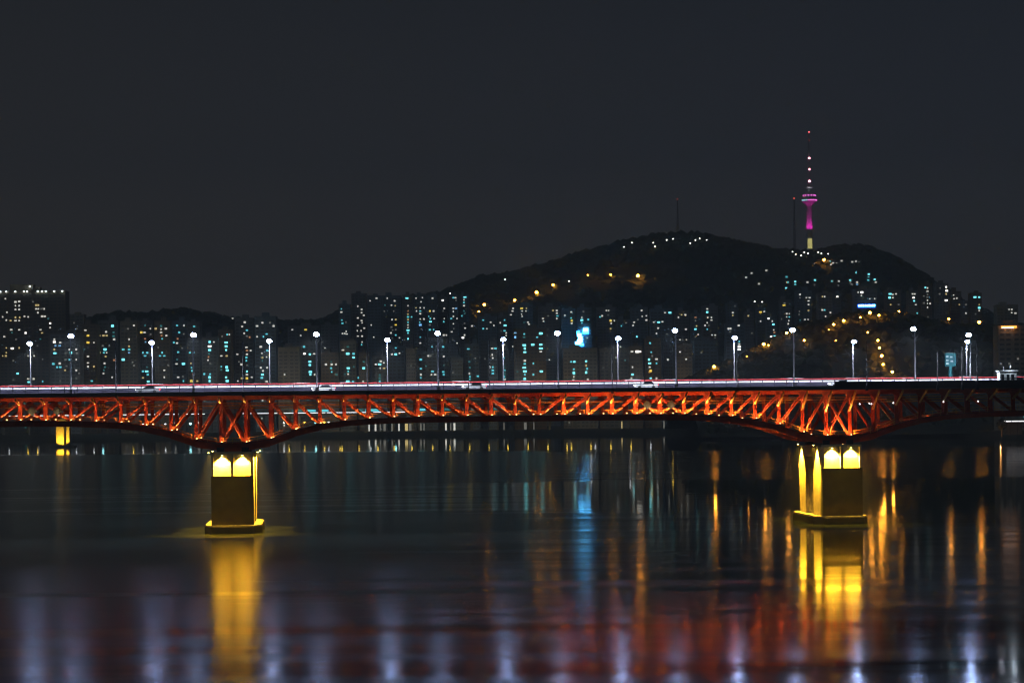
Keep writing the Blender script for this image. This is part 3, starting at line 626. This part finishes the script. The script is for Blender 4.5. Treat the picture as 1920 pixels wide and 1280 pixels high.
# x0, x1, top row, distance, wall tone, front row?
BLD = [
 (94, 151, 628, 2085, 0, 1), (154, 182, 609, 2110, 2, 1), (184, 222, 602, 2130, 0, 1), (226, 258, 603, 2100, 1, 1), (261, 287, 603, 2130, 0, 1), (290, 319, 603, 2100, 2, 1),
 (323, 350, 603, 2130, 3, 1), (352, 375, 605, 2100, 0, 1), (379, 407, 633, 2080, 0, 1), (409, 434, 619, 2110, 2, 1), (441, 476, 597, 2130, 0, 1), (478, 518, 594, 2100, 3, 1),
 (521, 562, 652, 2080, 1, 1), (564, 597, 641, 2100, 0, 1), (602, 635, 662, 2080, 2, 1), (638, 668, 640, 2090, 1, 1), (673, 691, 662, 2075, 2, 1), (698, 725, 668, 2085, 0, 1),
 (728, 760, 650, 2120, 3, 1), (762, 779, 655, 2070, 1, 1), (782, 820, 661, 2090, 3, 1), (824, 842, 645, 2110, 3, 1), (846, 868, 672, 2075, 3, 1), (872, 899, 646, 2090, 3, 1), (902, 914, 640, 2120, 0, 1), (916, 933, 641, 2075, 3, 1), (937, 953, 634, 2100, 0, 1),
 (964, 1024, 618, 2060, 2, 1), (1056, 1120, 654, 2070, 1, 1), (1124, 1179, 654, 2090, 1, 1), (1181, 1205, 650, 2070, 2, 1), (1209, 1240, 636, 2090, 2, 1), (1244, 1262, 642, 2110, 3, 1), (1268, 1298, 646, 2070, 2, 1),
 (1302, 1346, 640, 2100, 3, 1), (1361, 1397, 607, 2240, 3, 1),
 (0, 124, 547, 2230, 2, 0), (126, 158, 590, 2500, 1, 0), (540, 600, 612, 2500, 0, 0), (602, 634, 610, 2530, 0, 0), (636, 657, 571, 2480, 3, 0), (660, 688, 551, 2510, 0, 0), (690, 716, 555, 2480, 3, 0), (718, 753, 555, 2520, 3, 0),
 (756, 775, 554, 2480, 0, 0), (777, 799, 554, 2520, 3, 0), (801, 821, 555, 2490, 3, 0), (824, 840, 557, 2520, 0, 0), (843, 860, 554, 2490, 3, 0), (863, 880, 553, 2520, 3, 0),
 (897, 933, 594, 2480, 3, 0), (935, 952, 592, 2520, 0, 0), (954, 1000, 572, 2540, 3, 0), (1010, 1050, 576, 2480, 0, 0), (1054, 1079, 580, 2520, 3, 0), (1084, 1110, 578, 2480, 3, 0), (1120, 1155, 577, 2520, 0, 0), (1158, 1182, 600, 2490, 3, 0), (1184, 1216, 577, 2530, 3, 0), (1220, 1262, 580, 2480, 3, 0),
 (1266, 1293, 584, 2520, 0, 0), (1297, 1316, 588, 2480, 3, 0), (1318, 1347, 574, 2520, 0, 0), (1364, 1384, 569, 2540, 3, 0), (1398, 1414, 586, 2480, 0, 0), (1420, 1437, 578, 2520, 3, 0), (1438, 1458, 592, 2480, 3, 0), (1464, 1486, 563, 2520, 0, 0), (1494, 1524, 546, 2560, 3, 0),
 (1535, 1562, 550, 2480, 0, 0), (1564, 1578, 551, 2520, 3, 0), (1603, 1646, 543, 2440, 0, 0), (1663, 1691, 545, 2520, 2, 0), (1705, 1723, 546, 2470, 0, 0), (1728, 1749, 533, 2520, 2, 0), (1757, 1780, 532, 2470, 0, 0), (1783, 1804, 547, 2520, 2, 0), (1807, 1817, 565, 2480, 0, 0), (1822, 1842, 550, 2520, 2, 0), (1870, 1910, 572, 2490, 1, 0),
 (1872, 1926, 612, 1560, 1, 1),
]
winmesh = {}
def win_me(c, wd, ht):
    k = (c, wd, ht)
    if k not in winmesh: winmesh[k] = MB().box(-wd / 2, wd / 2, -0.25, 0.0, -ht / 2, ht / 2).mesh('window', WINM[c])
    return winmesh[k]
sillm = {}
def word_h(hm): return 'tall' if hm > 95 else ('mid-height' if hm > 60 else 'low')
cnt = {0: 0, 1: 0}
order = sorted(range(len(BLD)), key=lambda i: BLD[i][0])
rank = {}
for i in order: rank[i] = cnt[BLD[i][5]]; cnt[BLD[i][5]] += 1
for bi, (x0, x1, yt, D, tone, fr) in enumerate(BLD):
    rnd = random.Random(bi)
    a = P(x0, 690, D); b = P(x1, 690, D); c = P((x0 + x1) / 2, yt, D)
    cx = (a.x + b.x) / 2; wd = b.x - a.x; top = c.z; dep = 16.0 if wd < 40 else 20.0
    ws = [q for q in WIN if not q[3] and x0 + 0.5 < q[0] < x1 - 0.5 and q[1] > yt + 1.5]
    n_c = sum(q[2] in 'cCgbB' for q in ws); n_w = len(ws) - n_c
    desc = 'mostly dark' if len(ws) < 4 else ('cyan lit windows' if n_c > n_w * 1.3 else ('white and yellow windows' if n_w > n_c * 1.3 else 'cyan and white windows'))
    lab = f"{WN[tone]} apartment block, {desc}, {ordi(rank[bi])} from the left in the {'front' if fr else 'rear'} row"
    r = thing('apartment_block', (cx, D, GZ), 0, label=lab, cat='apartment block', group='apartment blocks across the river')
    h = top - GZ
    # wall with vertical bays: recessed slots between projecting bays
    wl = MB(); nb = max(2, int(round(wd / 9.0))); bwid = wd / nb
    wl.box(-wd / 2, wd / 2, 0.35, dep, -5.0, h)
    for k in range(nb): wl.box(-wd / 2 + k * bwid + 0.45, -wd / 2 + (k + 1) * bwid - 0.45, -0.0, 0.347, -5.0, h - 0.4)
    wl.build('wall', WALLS[tone], r)
    pb = MB().box(-wd / 2 - 0.2, wd / 2 + 0.2, -0.2, dep + 0.2, h + 0.003, h + 0.9)
    pb.build('parapet', WALLS[tone], r)
    if wd > 9:
        q = rnd.uniform(-0.2, 0.2) * wd
        MB().box(q - wd * 0.16, q + wd * 0.16, dep * 0.3, dep * 0.8, h + 0.903, h + 0.9 + rnd.uniform(2.5, 5)).build('lift_housing', WALLS[tone], r)
    # rows of unlit windows with their floor ledges, too small to tell apart
    dw = MB(); lg = MB(); z = 3.0
    lit = []
    for q in ws:
        p = P(q[0], q[1], D); lit.append((p.x - cx, p.z - GZ, q[2])); q[3] = True
    while z < h - 2.0:
        for k in range(nb):
            xc = -wd / 2 + (k + 0.5) * bwid
            for dx in (-bwid * 0.22, bwid * 0.22):
                if any(abs(xc + dx - u) < 2.3 and abs(z - v) < 2.0 for u, v, _ in lit): continue
                dw.box(xc + dx - bwid * 0.15, xc + dx + bwid * 0.15, -0.10, -0.003, z - 0.8, z + 0.8)
        z += 3.7
    if dw.v: tag(dw.build('unlit_window', M['dwin'], r), kind='stuff')
    for u, v, col in lit:
        u = max(-wd / 2 + 1.4, min(wd / 2 - 1.4, u))
        big = col in 'CWYB'
        link('window', win_me(col, 2.5 if big else 1.8, 1.9 if big else 1.6), r, (u, -0.02, v)).scale = (rnd.uniform(0.7, 1.45), 1, rnd.uniform(0.75, 1.2))
    # a scatter of faint windows, curtains drawn
    for _ in range(int(wd * h / 420)):
        u, v = rnd.uniform(-wd / 2 + 1.5, wd / 2 - 1.5), 3.0 + 3.7 * rnd.randint(1, max(1, int(h / 3.7) - 2))
        if all(abs(u - q[0]) > 3 or abs(v - q[1]) > 2.6 for q in lit):
            link('window', win_me(rnd.choice('dddgw'), 1.7, 1.4), r, (u, -0.02, v)); lit.append((u, v, 'd'))
    if bi == [i for i, q in enumerate(BLD) if q[0] == 0][0]:
        MB().box(-wd / 2 + 11, -wd / 2 + 36, 3, dep - 3, h + 0.906, h + 8.5).build('rooftop_block', WALLS[tone], r)
        rl = MB().ellip((0, 0, 0), 0.9, 0.9, 0.7, 8, 5).mesh('roof_lamp', E['paleroof'])
        for x in (1, 12, 29, 45, 51, 71, 79, 86, 102, 117): q = P(x, 546, D); link('roof_lamp', rl, r, (q.x - cx, -1.0, h + 0.4))
        q = P(55, 537, D); link('roof_lamp', rl, r, (q.x - cx, 2.0, h + 6))
    if (x0, x1) == (1872, 1926):
        p0 = P(1877, 609, D); p1 = P(1905, 606, D)
        MB().box(p0.x - cx, p1.x - cx, -2.0, -0.25, h - 1.2, h + 0.4).build('roof_sign', E['orsign'], r)
        MB().box(p0.x - cx, p0.x - cx + 9, -2.4, -2.02, h - 1.4, h - 0.5).build('sign_strip', E['white'], r)
    if (x0, x1) == (1603, 1646):
        p0 = P(1608, 577, D); p1 = P(1641, 570, D)
        MB().box(p0.x - cx, p1.x - cx, -0.8, -0.3, p0.z - GZ, p1.z - GZ).build('sign_board', E['deepblue'], r)
        for k in range(8): u = p0.x - cx + 1.6 + k * 2.6; MB().box(u - 0.9, u + 0.9, -1.1, -0.82, p0.z - GZ + 1.3, p1.z - GZ - 0.5).build('sign_letter', E['bluew'], r)
    if (x0, x1) == (1084, 1110):
        MB().box(-10, 5, -0.8, -0.3, 58, 88).build('sign_board', M['glass'], r)
        for k, (px, py, ww, hh, mm) in enumerate(((1084, 643, 7.5, 3.6, 'bluew'), (1087, 639, 6.5, 3.6, 'bluew'), (1088, 634, 5.0, 4.2, 'bluew'), (1086, 628, 5.2, 3.6, 'bluew'), (1084, 623, 3.6, 3.0, 'blue'), (1098, 623, 7.0, 3.0, 'blue'), (1098, 618, 6.0, 3.6, 'bluew'), (1090, 646, 5.5, 2.6, 'blue'))):
            p = P(px, py, D); MB().box(p.x - cx - ww / 2, p.x - cx + ww / 2, -1.6, -0.82, p.z - GZ - hh / 2, p.z - GZ + hh / 2).build('sign_letter', E[mm], r)

# houses on the mountain slope for the windows left over
left = [q for q in WIN if not q[3] and q[0] != 555]
used = [False] * len(left); hn = 0
clusters = []
for i, q in enumerate(left):
    if used[i]: continue
    grp = [j for j, p in enumerate(left) if not used[j] and abs(p[0] - q[0]) < 7 and abs(p[1] - q[1]) < 9]
    for j in grp: used[j] = True
    clusters.append([left[j] for j in grp])
clusters.sort(key=lambda g: g[0][0])
for g in clusters:
    mx = sum(p[0] for p in g) / len(g); lowy = max(p[1] for p in g) + 3; hiy = min(p[1] for p in g) - 3
    q = ground_hit(mx, lowy, 'peak'); D = q.y - 2
    x0 = min(p[0] for p in g) - 4; x1 = max(p[0] for p in g) + 4
    a = P(x0, lowy, D); b = P(x1, hiy, D); wd = b.x - a.x; h = b.z - a.z
    r = thing('hillside_house', ((a.x + b.x) / 2, D, a.z), 0, label=f'small hillside house with {len(g)} lit windows on the dark mountain slope, {ordi(hn)} from the left', cat='house', group='houses on the mountain slope'); hn += 1
    MB().box(-wd / 2, wd / 2, 0, 9, -12, h).build('wall', WALLS[hn % 4], r)
    MB().prism([(-wd / 2 - 0.4, h + 0.003), (wd / 2 + 0.4, h + 0.003), (0, h + 2.2)], -0.4, 9.4).build('roof', M['fascia'], r)
    for p in g:
        v = P(p[0], p[1], D); link('window', win_me(p[2], 3.2, 2.4), r, (v.x - (a.x + b.x) / 2, -0.02, v.z - a.z))

# ------------------------------------------------------------------ tower and masts on the mountain
TB = ground_hit(1518, 470, 'peak'); TB = P(1518, 471, 3560.0); TY = TB.y
def tz(py): return P(1518, py, TY).z - TB.z
tw = thing('broadcast_tower', TB, 0, label='tall broadcast tower lit magenta with red beacons on top of the mountain', cat='tower')
pxm = TY / F
tb_ = MB(); tb_.lathe([(16, -25), (16, 1.5), (14, 3.5)], 16); tb_.build('terrace', M['towerwall'], tw)
MB().lathe([(6.2, 3.51), (5.6, tz(447))], 16).build('lower_shaft', M['towerwall'], tw)
MB().box(-4.0, 3.6, -7.2, -5.8, tz(467), tz(448)).build('lit_stairwell', E['towy'], tw)
MB().lathe([(5.5, tz(447) + 0.01), (5.3, tz(436)), (4.2, tz(386))], 20).build('shaft', M['towerwall'], tw)
MB().lathe([(4.6, tz(386) + .01), (9.5, tz(380)), (12.8, tz(378)), (12.8, tz(374)), (11.2, tz(373.9))], 24).build('lower_observation_deck', M['towerwall'], tw)
MB().lathe([(11.0, tz(373.8)), (11.0, tz(369)), (9.6, tz(364)), (5.0, tz(361))], 24).build('upper_observation_deck', M['towerwall'], tw)
pod = MB().box(-1.1, 1.1, -0.3, 0.3, -1.0, 1.0)
pm, pc = pod.mesh('deck_lamp', E['mag']), pod.mesh('deck_lamp', E['cyan'])
for k, a in enumerate(range(-70, 71, 14)):
    t = R(a); link('deck_lamp', pm if a > -20 else pc, tw, (12.9 * math.sin(t), -12.9 * math.cos(t), tz(376)))
    if k % 2 == 0: link('deck_lamp', pm, tw, (11.1 * math.sin(t), -11.1 * math.cos(t), tz(367)))
MB().lathe([(2.6, tz(361) + .01), (2.3, tz(353.5))], 12).build('mast_base', M['towerwall'], tw)
MB().lathe([(6.5, tz(353.4)), (7.5, tz(351.5)), (3.0, tz(350))], 20).build('equipment_ring', E['cyan'] if False else M['white'], tw)
lat = MB()
zs = [tz(349.9) + (tz(249) - tz(349.9)) * i / 14 for i in range(15)]
for i in range(14):
    w0 = 2.0 - 1.6 * i / 14; w1 = 2.0 - 1.6 * (i + 1) / 14
    for sx_, sy_ in ((-1, -1), (1, -1), (1, 1), (-1, 1)): lat.tube((sx_ * w0, sy_ * w0, zs[i]), (sx_ * w1, sy_ * w1, zs[i + 1]), 0.25, 0.25, 4)
    lat.tube((-w0, -w0, zs[i]), (w1, -w1, zs[i + 1]), 0.16, 0.16, 4).tube((w0, -w0, zs[i]), (-w1, -w1, zs[i + 1]), 0.16, 0.16, 4)
lat.build('antenna_mast', M['pole'], tw)
for py, m_, rr in ((248, 'redl', 1.0), (264, 'reddim', 0.6), (297, 'pinkl', 2.0), (318, 'pinkl', 1.7), (340, 'pinkl', 2.2)):
    MB().ellip((0.8, -2.6, tz(py)), rr * 1.1, rr, rr * 0.9, 10, 6).build('beacon', E[m_], tw)
MB().box(-0.5, 0.5, -2.3, -1.9, tz(290), tz(282)).build('antenna_panel', M['white'], tw)
for k, (dx, py) in enumerate(((-26, 1), (14, 1), (0, 1))):
    pass
for a in (-60, -20, 20, 60):
    t = R(a); lamp('tower_floodlight', (16 * math.sin(t), -16 * math.cos(t), tz(440)), (1.0, 0.03, 0.62), 26000, 0.5, tw, 60, (-0.32 * math.sin(t), 0.32 * math.cos(t), 0.85))
lamp('ring_floodlight', (0, -14, tz(358)), (0.8, 0.95, 1.0), 1800, 0.5, tw, 60, (0, 14, tz(351) - tz(358)))
for px, top, bot, lab in ((1271, 373, 446, 'thin dark radio mast with an orange beacon on the mountain summit'), (1490, 372, 476, 'thin dark radio mast with a red beacon left of the tower')):
    q = P(px, bot, 3590.0); hh = P(px, top, 3590.0).z - q.z
    r = thing('radio_mast', q, 0, label=lab, cat='radio mast')
    ms = MB(); n_ = 10
    for sx_, sy_ in ((-1, -1), (1, -1), (0, 1)): ms.tube((sx_ * 2.2, sy_ * 2.2, -8), (sx_ * 0.5, sy_ * 0.5, hh - 2), 0.35, 0.25, 4)
    for i in range(n_):
        z0, z1 = hh * i / n_, hh * (i + 1) / n_ - 2; k0, k1 = 2.2 - 1.7 * i / n_, 2.2 - 1.7 * (i + 1) / n_
        ms.tube((-k0, -k0, z0), (k1, -k1, z1), 0.18, 0.18, 4).tube((k0, -k0, z0), (-k1, -k1, z1), 0.18, 0.18, 4)
    ms.build('lattice', M['rail'], r); MB().ellip((0, 0, hh), 1.1, 1.1, 1.1, 8, 5).build('beacon', E['reddim'], r)

# ------------------------------------------------------------------ lamps on the hills
hm = {}
def hill_lamp(px, py, key, m_, rad, label, group, light=0, hgt=9.0):
    Y0 = HILLS[key][1]
    q = ground_hit(px, py + hgt * F / Y0 * 0.9, key)
    D = q.y - (14 if key == 'peak' else 7); top = P(px, py, D)
    base = Vector((top.x, D, min(q.z - 2, top.z - 4)))
    r = thing('hill_lamp', base, 0, label=label, cat='lamp', group=group)
    hz = top.z - base.z
    MB().tube((0, 0, -2), (0, 0, hz - rad), 0.15, 0.10, 6).build('pole', M['darkpole'], r)
    k = (m_, rad)
    if k not in hm: hm[k] = MB().ellip((0, 0, 0), rad, rad, rad * 0.85, 8, 5).mesh('lamp_head', E[m_])
    link('lamp_head', hm[k], r, (0, 0, hz))
    if light: lamp('lamp_light', (0, -rad - 1.0, hz - 0.5), (1.0, 0.30, 0.04), light, 0.5, r)
OR_PEAK = [(898, 584, 1.6), (908, 571, 2.3), (965, 563, 2.1), (1006, 548, 2.6), (1037, 534, 2.1), (1102, 516, 1.0), (1145, 515, 1.6), (1196, 517, 2.7), (1545, 487, 2.4)]
for i, (x, y, r_) in enumerate(OR_PEAK): hill_lamp(x, y, 'peak', 'orange', r_, f'orange lamp on the dark mountain slope, {ordi(i)} from the left', 'orange lamps on the mountain slope', 30)
W_PEAK = [(844, 550), (947, 524), (1067, 527), (1170, 463), (1185, 455), (1225, 455), (1228, 462), (1250, 450), (1262, 448), (1294, 456), (1304, 450), (1312, 447), (1325, 450), (1486, 472), (1492, 477), (1502, 479), (1508, 473), (1515, 475), (1534, 473), (1540, 475), (1553, 476), (1415, 565), (1429, 566)]
for i, (x, y) in enumerate(W_PEAK): hill_lamp(x, y, 'peak', 'hillw', 1.1, f'tiny pale lamp on the mountain slope or crest, {ordi(i)} from the left', 'pale lamps on the mountain')
OR_KN = [(1339, 687, 1.25), (1400, 668, .35), (1432, 645, 1.3), (1441, 647, .6), (1475, 624, 1.2), (1508, 638, .9), (1554, 618, .4), (1563, 608, 1.0), (1567, 638, .45), (1582, 601, 1.1), (1613, 595, .8), (1627, 623, .7), (1631, 586, 1.3), (1646, 638, 1.0), (1648, 591, 1.0), (1649, 652, .95), (1653, 667, 1.25), (1656, 683, 1.0), (1673, 697, 1.15), (1685, 584, 1.0), (1779, 598, 1.0), (1836, 604, 1.35), (1895, 660, .9)]
for i, (x, y, r_) in enumerate(OR_KN): hill_lamp(x, y, 'knoll', 'orange', r_, f'orange sodium lamp on the riverside hill, {ordi(i)} from the left', 'orange lamps on the riverside hill', 90, 7.0)

# ------------------------------------------------------------------ shore lamps and elevated riverside road
sp = MB().tube((0, 0, 0), (0, 0, 9.3), 0.16, 0.10, 6).mesh('pole', M['darkpole'])
SH = {k: MB().ellip((0, 0, 9.8), rr, rr, rr * 0.8, 8, 5).mesh('lamp_head', E[k]) for k, rr in (('shy', 0.8), ('shw', 0.7), ('shc', 1.2))}
SL = [(17, 'w'), (52, 'y'), (70, 'y'), (143, 'w'), (176, 'w'), (193, 'c'), (250, 'y'), (268, 'w'), (310, 'w'), (357, 'c'), (532, 'w'), (542, 'y'), (571, 'y'), (592, 'c'), (608, 'y'), (616, 'w'), (637, 'y'), (641, 'y'), (673, 'y'), (695, 'w'), (708, 'y'), (739, 'y'), (742, 'c'), (772, 'y'), (811, 'y'), (843, 'y'), (880, 'y'), (917, 'y'), (952, 'y'), (990, 'y'), (1027, 'y'), (1063, 'y'), (1071, 'y'), (1108, 'y'), (1116, 'w'), (1145, 'y'), (1183, 'y'), (1220, 'w'), (1261, 'y'), (1303, 'y'), (1349, 'y')]
CN = dict(y='yellow', w='white', c='cyan')
for i, (px, c) in enumerate(SL):
    Y = 1995.0; X = ray(px, 790).x * Y
    r = thing('shore_lamp', (X, Y, GZ), 0, label=f'small {CN[c]} lamp on the far river bank, {ordi(i)} from the left', cat='lamp', group='lamps along the far bank')
    link('pole', sp, r); link('lamp_head', SH['sh' + c], r)
    if i % 3 == 0: lamp('lamp_light', (0, 1.5, 9.0), {'y': (1, .7, .2), 'w': (.9, .95, 1), 'c': (.4, .95, 1)}[c], 2500, 0.5, r, 150, (0, 1, 0))
ex = thing('elevated_road', (0, 2035, GZ), 0, label='elevated riverside expressway on columns along the far bank', cat='expressway')
EX0, EX1 = P(-60, 780, 2035).x, P(1420, 780, 2035).x
ez = P(500, 775, 2035).z - GZ
MB().box(EX0, EX1, 0, 16, ez - 2.2, ez - 0.3).build('deck', M['footing'], ex)
MB().box(EX0, EX1, -0.4, -0.003, ez - 1.0, ez + 0.8).build('parapet', M['barrier'], ex)
x = EX0 + 8
while x < EX1:
    MB().box(x - 1, x + 1, 4, 7, -3, ez - 2.203).build('column', M['footing'], ex); x += 26
for px0, px1 in ((-10, 95), (105, 160), (230, 300), (305, 335), (345, 384), (455, 520), (524, 610), (613, 690), (700, 760)):
    a = P(px0, 772, 2035).x; b = P(px1, 772, 2035).x
    MB().box(a, b, -0.55, -0.41, ez - 0.1, ez + 0.55).build('light_strip', E['white'], ex)
for px, ww, c in ((557, 9, 'g'), (583, 9, 'c'), (608, 8, 'c'), (674, 7, 'g'), (698, 14, 'c'), (755, 12, 'd'), (790, 8, 'c'), (840, 12, 'g'), (893, 10, 'd'), (935, 10, 'g')):
    q = P(px, 765, 2034); MB().box(q.x - ww / 2, q.x + ww / 2, 1.0, 1.3, ez + 1.2, ez + 3.4).build('noise_barrier_light', WINM[c], ex)
for px, ww in ((692, 1.2), (704, 1.6), (713, 1.0), (721, 2.2), (735, 1.3), (748, 1.3), (762, 3.0), (769, 2.4), (789, 1.6), (795, 1.2), (836, 1.6), (845, 1.2), (852, 1.8), (945, 1.0), (985, 2.6), (1001, 1.0), (1166, 1.0), (1245, 1.4), (1325, 4.5)):
    q = P(px, 795, 2034); MB().box(q.x - ww / 2, q.x + ww / 2, -0.8, -0.42, 0.2, 7.5).build('lit_column_glow', WINM['wdyd'[int(px) % 4] if px < 1300 else 'Y'], ex)  # glowing panels put in for the light falling on the columns
XL = (541, 570, 608, 634, 707, 843, 880, 296, 248, 345, 1107, 60, 150, 430, 500, 780, 960, 1030, 1180, 1260, 1330)  # later entries: unseen lamps behind the deck, added to light the facades
XO = [ordi(sorted(XL).index(x)) for x in XL]
for i, (px, py, m_, rr) in enumerate(((541, 746, 'shy', 2.0), (570, 745, 'shw', 1.5), (608, 744, 'shw', 1.4), (634, 743, 'shy', 1.2), (707, 743, 'shw', 1.5), (843, 741, 'shy', 1.4), (880, 739, 'shy', 1.2), (296, 747, 'shy', 1.2), (248, 748, 'shy', 1.3), (345, 746, 'shw', 1.0), (1107, 737, 'shw', 1.2), (60, 733, 'shw', .9), (150, 731, 'shw', .9), (430, 727, 'shw', .9), (500, 726, 'shy', .9), (780, 724, 'shw', .9), (960, 722, 'shw', .9), (1030, 722, 'shy', .9), (1180, 722, 'shw', .9), (1260, 721, 'shy', .9), (1330, 721, 'shw', .9))):
    q = P(px, py, 2050.0)
    r = thing('expressway_lamp', (q.x, 2050.0, GZ + ez - 0.3), 0, label=f"{'yellow' if m_ == 'shy' else 'white'} lamp above the far expressway behind the bridge, {XO[i]} from the left", cat='lamp', group='lamps on the far expressway')
    hz = q.z - GZ - ez + 0.3
    MB().tube((0, 0, 0), (0, 0, hz), 0.2, 0.12, 6).build('pole', M['darkpole'], r); MB().ellip((0, 0, hz), rr, rr, rr * .8, 8, 5).build('lamp_head', E[m_], r)
    lamp('lamp_light', (0, -2.5, hz - 1), (1, .75, .4) if m_ == 'shy' else (.6, .85, 1), 2600, 0.5, r, 150, (0, 1, 0.1))
# lit pillars of another crossing, standing in the river on the left
q = ray(117, 838); Yp = 1500.0
pl = thing('river_pillar', (q.x * Yp, Yp, 0), 0, label='pair of yellow floodlit pillars standing in the river at far left', cat='bridge pier')
MB().box(-9, 9, -1, 8, -3, 1.0).build('footing', M['footing'], pl)
for x0, x1 in ((-4.5, 1.0), (3.0, 5.2)):
    MB().box(x0, x1, 0, 6, 1.003, 18).build('column', M['conc'], pl)
MB().box(-9, 9, -0.5, 6.5, 18.003, 21).build('pier_cap', M['conc'], pl)
lamp('pillar_floodlight', (0, -7, 1.6), (1.0, 0.56, 0.03), 26000, 0.4, pl, 100, (0, 7, 8))

# pavilion with a lit roof edge and a tree on the right bank
q = P(1900, 790, 1330); pv = thing('riverside_pavilion', (q.x, 1330, GZ), 0, label='low riverside pavilion with a white lit roof edge at far right', cat='pavilion')
hz = q.z - GZ
MB().box(-8, 9, 0, 8, hz - 0.6, hz + 0.2).build('roof', M['fascia'], pv)
for a, b in ((-7, -1.5), (-1, 3), (3.4, 8.6)): MB().box(a, b, -0.2, -0.003, hz - 0.1, hz + 0.55).build('roof_light', E['white'], pv)
for x in (-7, -2, 3, 8): MB().box(x - 0.2, x + 0.2, 0.5, 0.9, -2, hz - 0.603).build('post', M['darkpole'], pv)
MB().box(-6, 7, 5, 5.3, 0, hz - 0.61).build('back_wall', M['footing'], pv)
def tree(X, Y, z, h, label, seed, group):
    rnd = random.Random(seed); r = thing('bank_tree', (X, Y, z), 0, label=label, cat='tree', group=group)
    tk = MB().tube((0, 0, -1), (0.1, 0, h * 0.5), h * 0.035, h * 0.02, 6)
    for k in range(4):
        a = rnd.uniform(0, 6.28); tk.tube((0.1, 0, h * 0.35), (math.cos(a) * h * .22, math.sin(a) * h * .22, h * rnd.uniform(.6, .8)), h * .015, h * .006, 5)
    tk.build('trunk', M['trunk'], r); cb = MB()
    for k in range(420):
        a = rnd.uniform(0, 6.28); u = rnd.random() ** .5; zz = rnd.uniform(-1, 1); rr = h * .32 * u * math.sqrt(max(0, 1 - zz * zz)) * rnd.uniform(.8, 1.2)
        c = Vector((rr * math.cos(a), rr * math.sin(a), h * (.66 + .32 * zz))); d = Vector((rnd.gauss(0, 1), rnd.gauss(0, 1), rnd.gauss(0, 1))).normalized(); e_ = d.orthogonal().normalized(); f_ = d.cross(e_); sz = h * .05 * rnd.uniform(.6, 1.4)
        o = len(cb.v); cb.v += [tuple(c + e_ * sz), tuple(c + f_ * sz * .6), tuple(c - e_ * sz), tuple(c - f_ * sz * .6)]; cb.f.append((o, o + 1, o + 2, o + 3))
    cb.build('crown', M['leaf'], r); return r
tl_ = P(1878, 800, 1322)
t0 = tree(tl_.x, 1322, GZ, 11, 'small rounded tree lit orange beside the riverside pavilion', 3, None)
lamp('tree_floodlight', (-2, -5, 1.0), (1.0, 0.45, 0.12), 900, 0.3, t0)

# ------------------------------------------------------------------ evening haze
HZ = 0.00022
hzm = bpy.data.materials.new('haze'); hzm.use_nodes = True; t = hzm.node_tree; t.nodes.clear()
o_ = N(t, 'ShaderNodeOutputMaterial'); pv_ = N(t, 'ShaderNodeVolumePrincipled')
pv_.inputs['Color'].default_value = (0.85, 0.93, 1.0, 1); pv_.inputs['Density'].default_value = HZ; pv_.inputs['Anisotropy'].default_value = 0.3
t.links.new(pv_.outputs[0], o_.inputs['Volume'])
hb = MB().box(-5200, 5200, -600, 8800, -6, 640).build('haze', hzm)
tag(hb, kind='stuff', label='thin evening haze over the river and city', cat='haze')
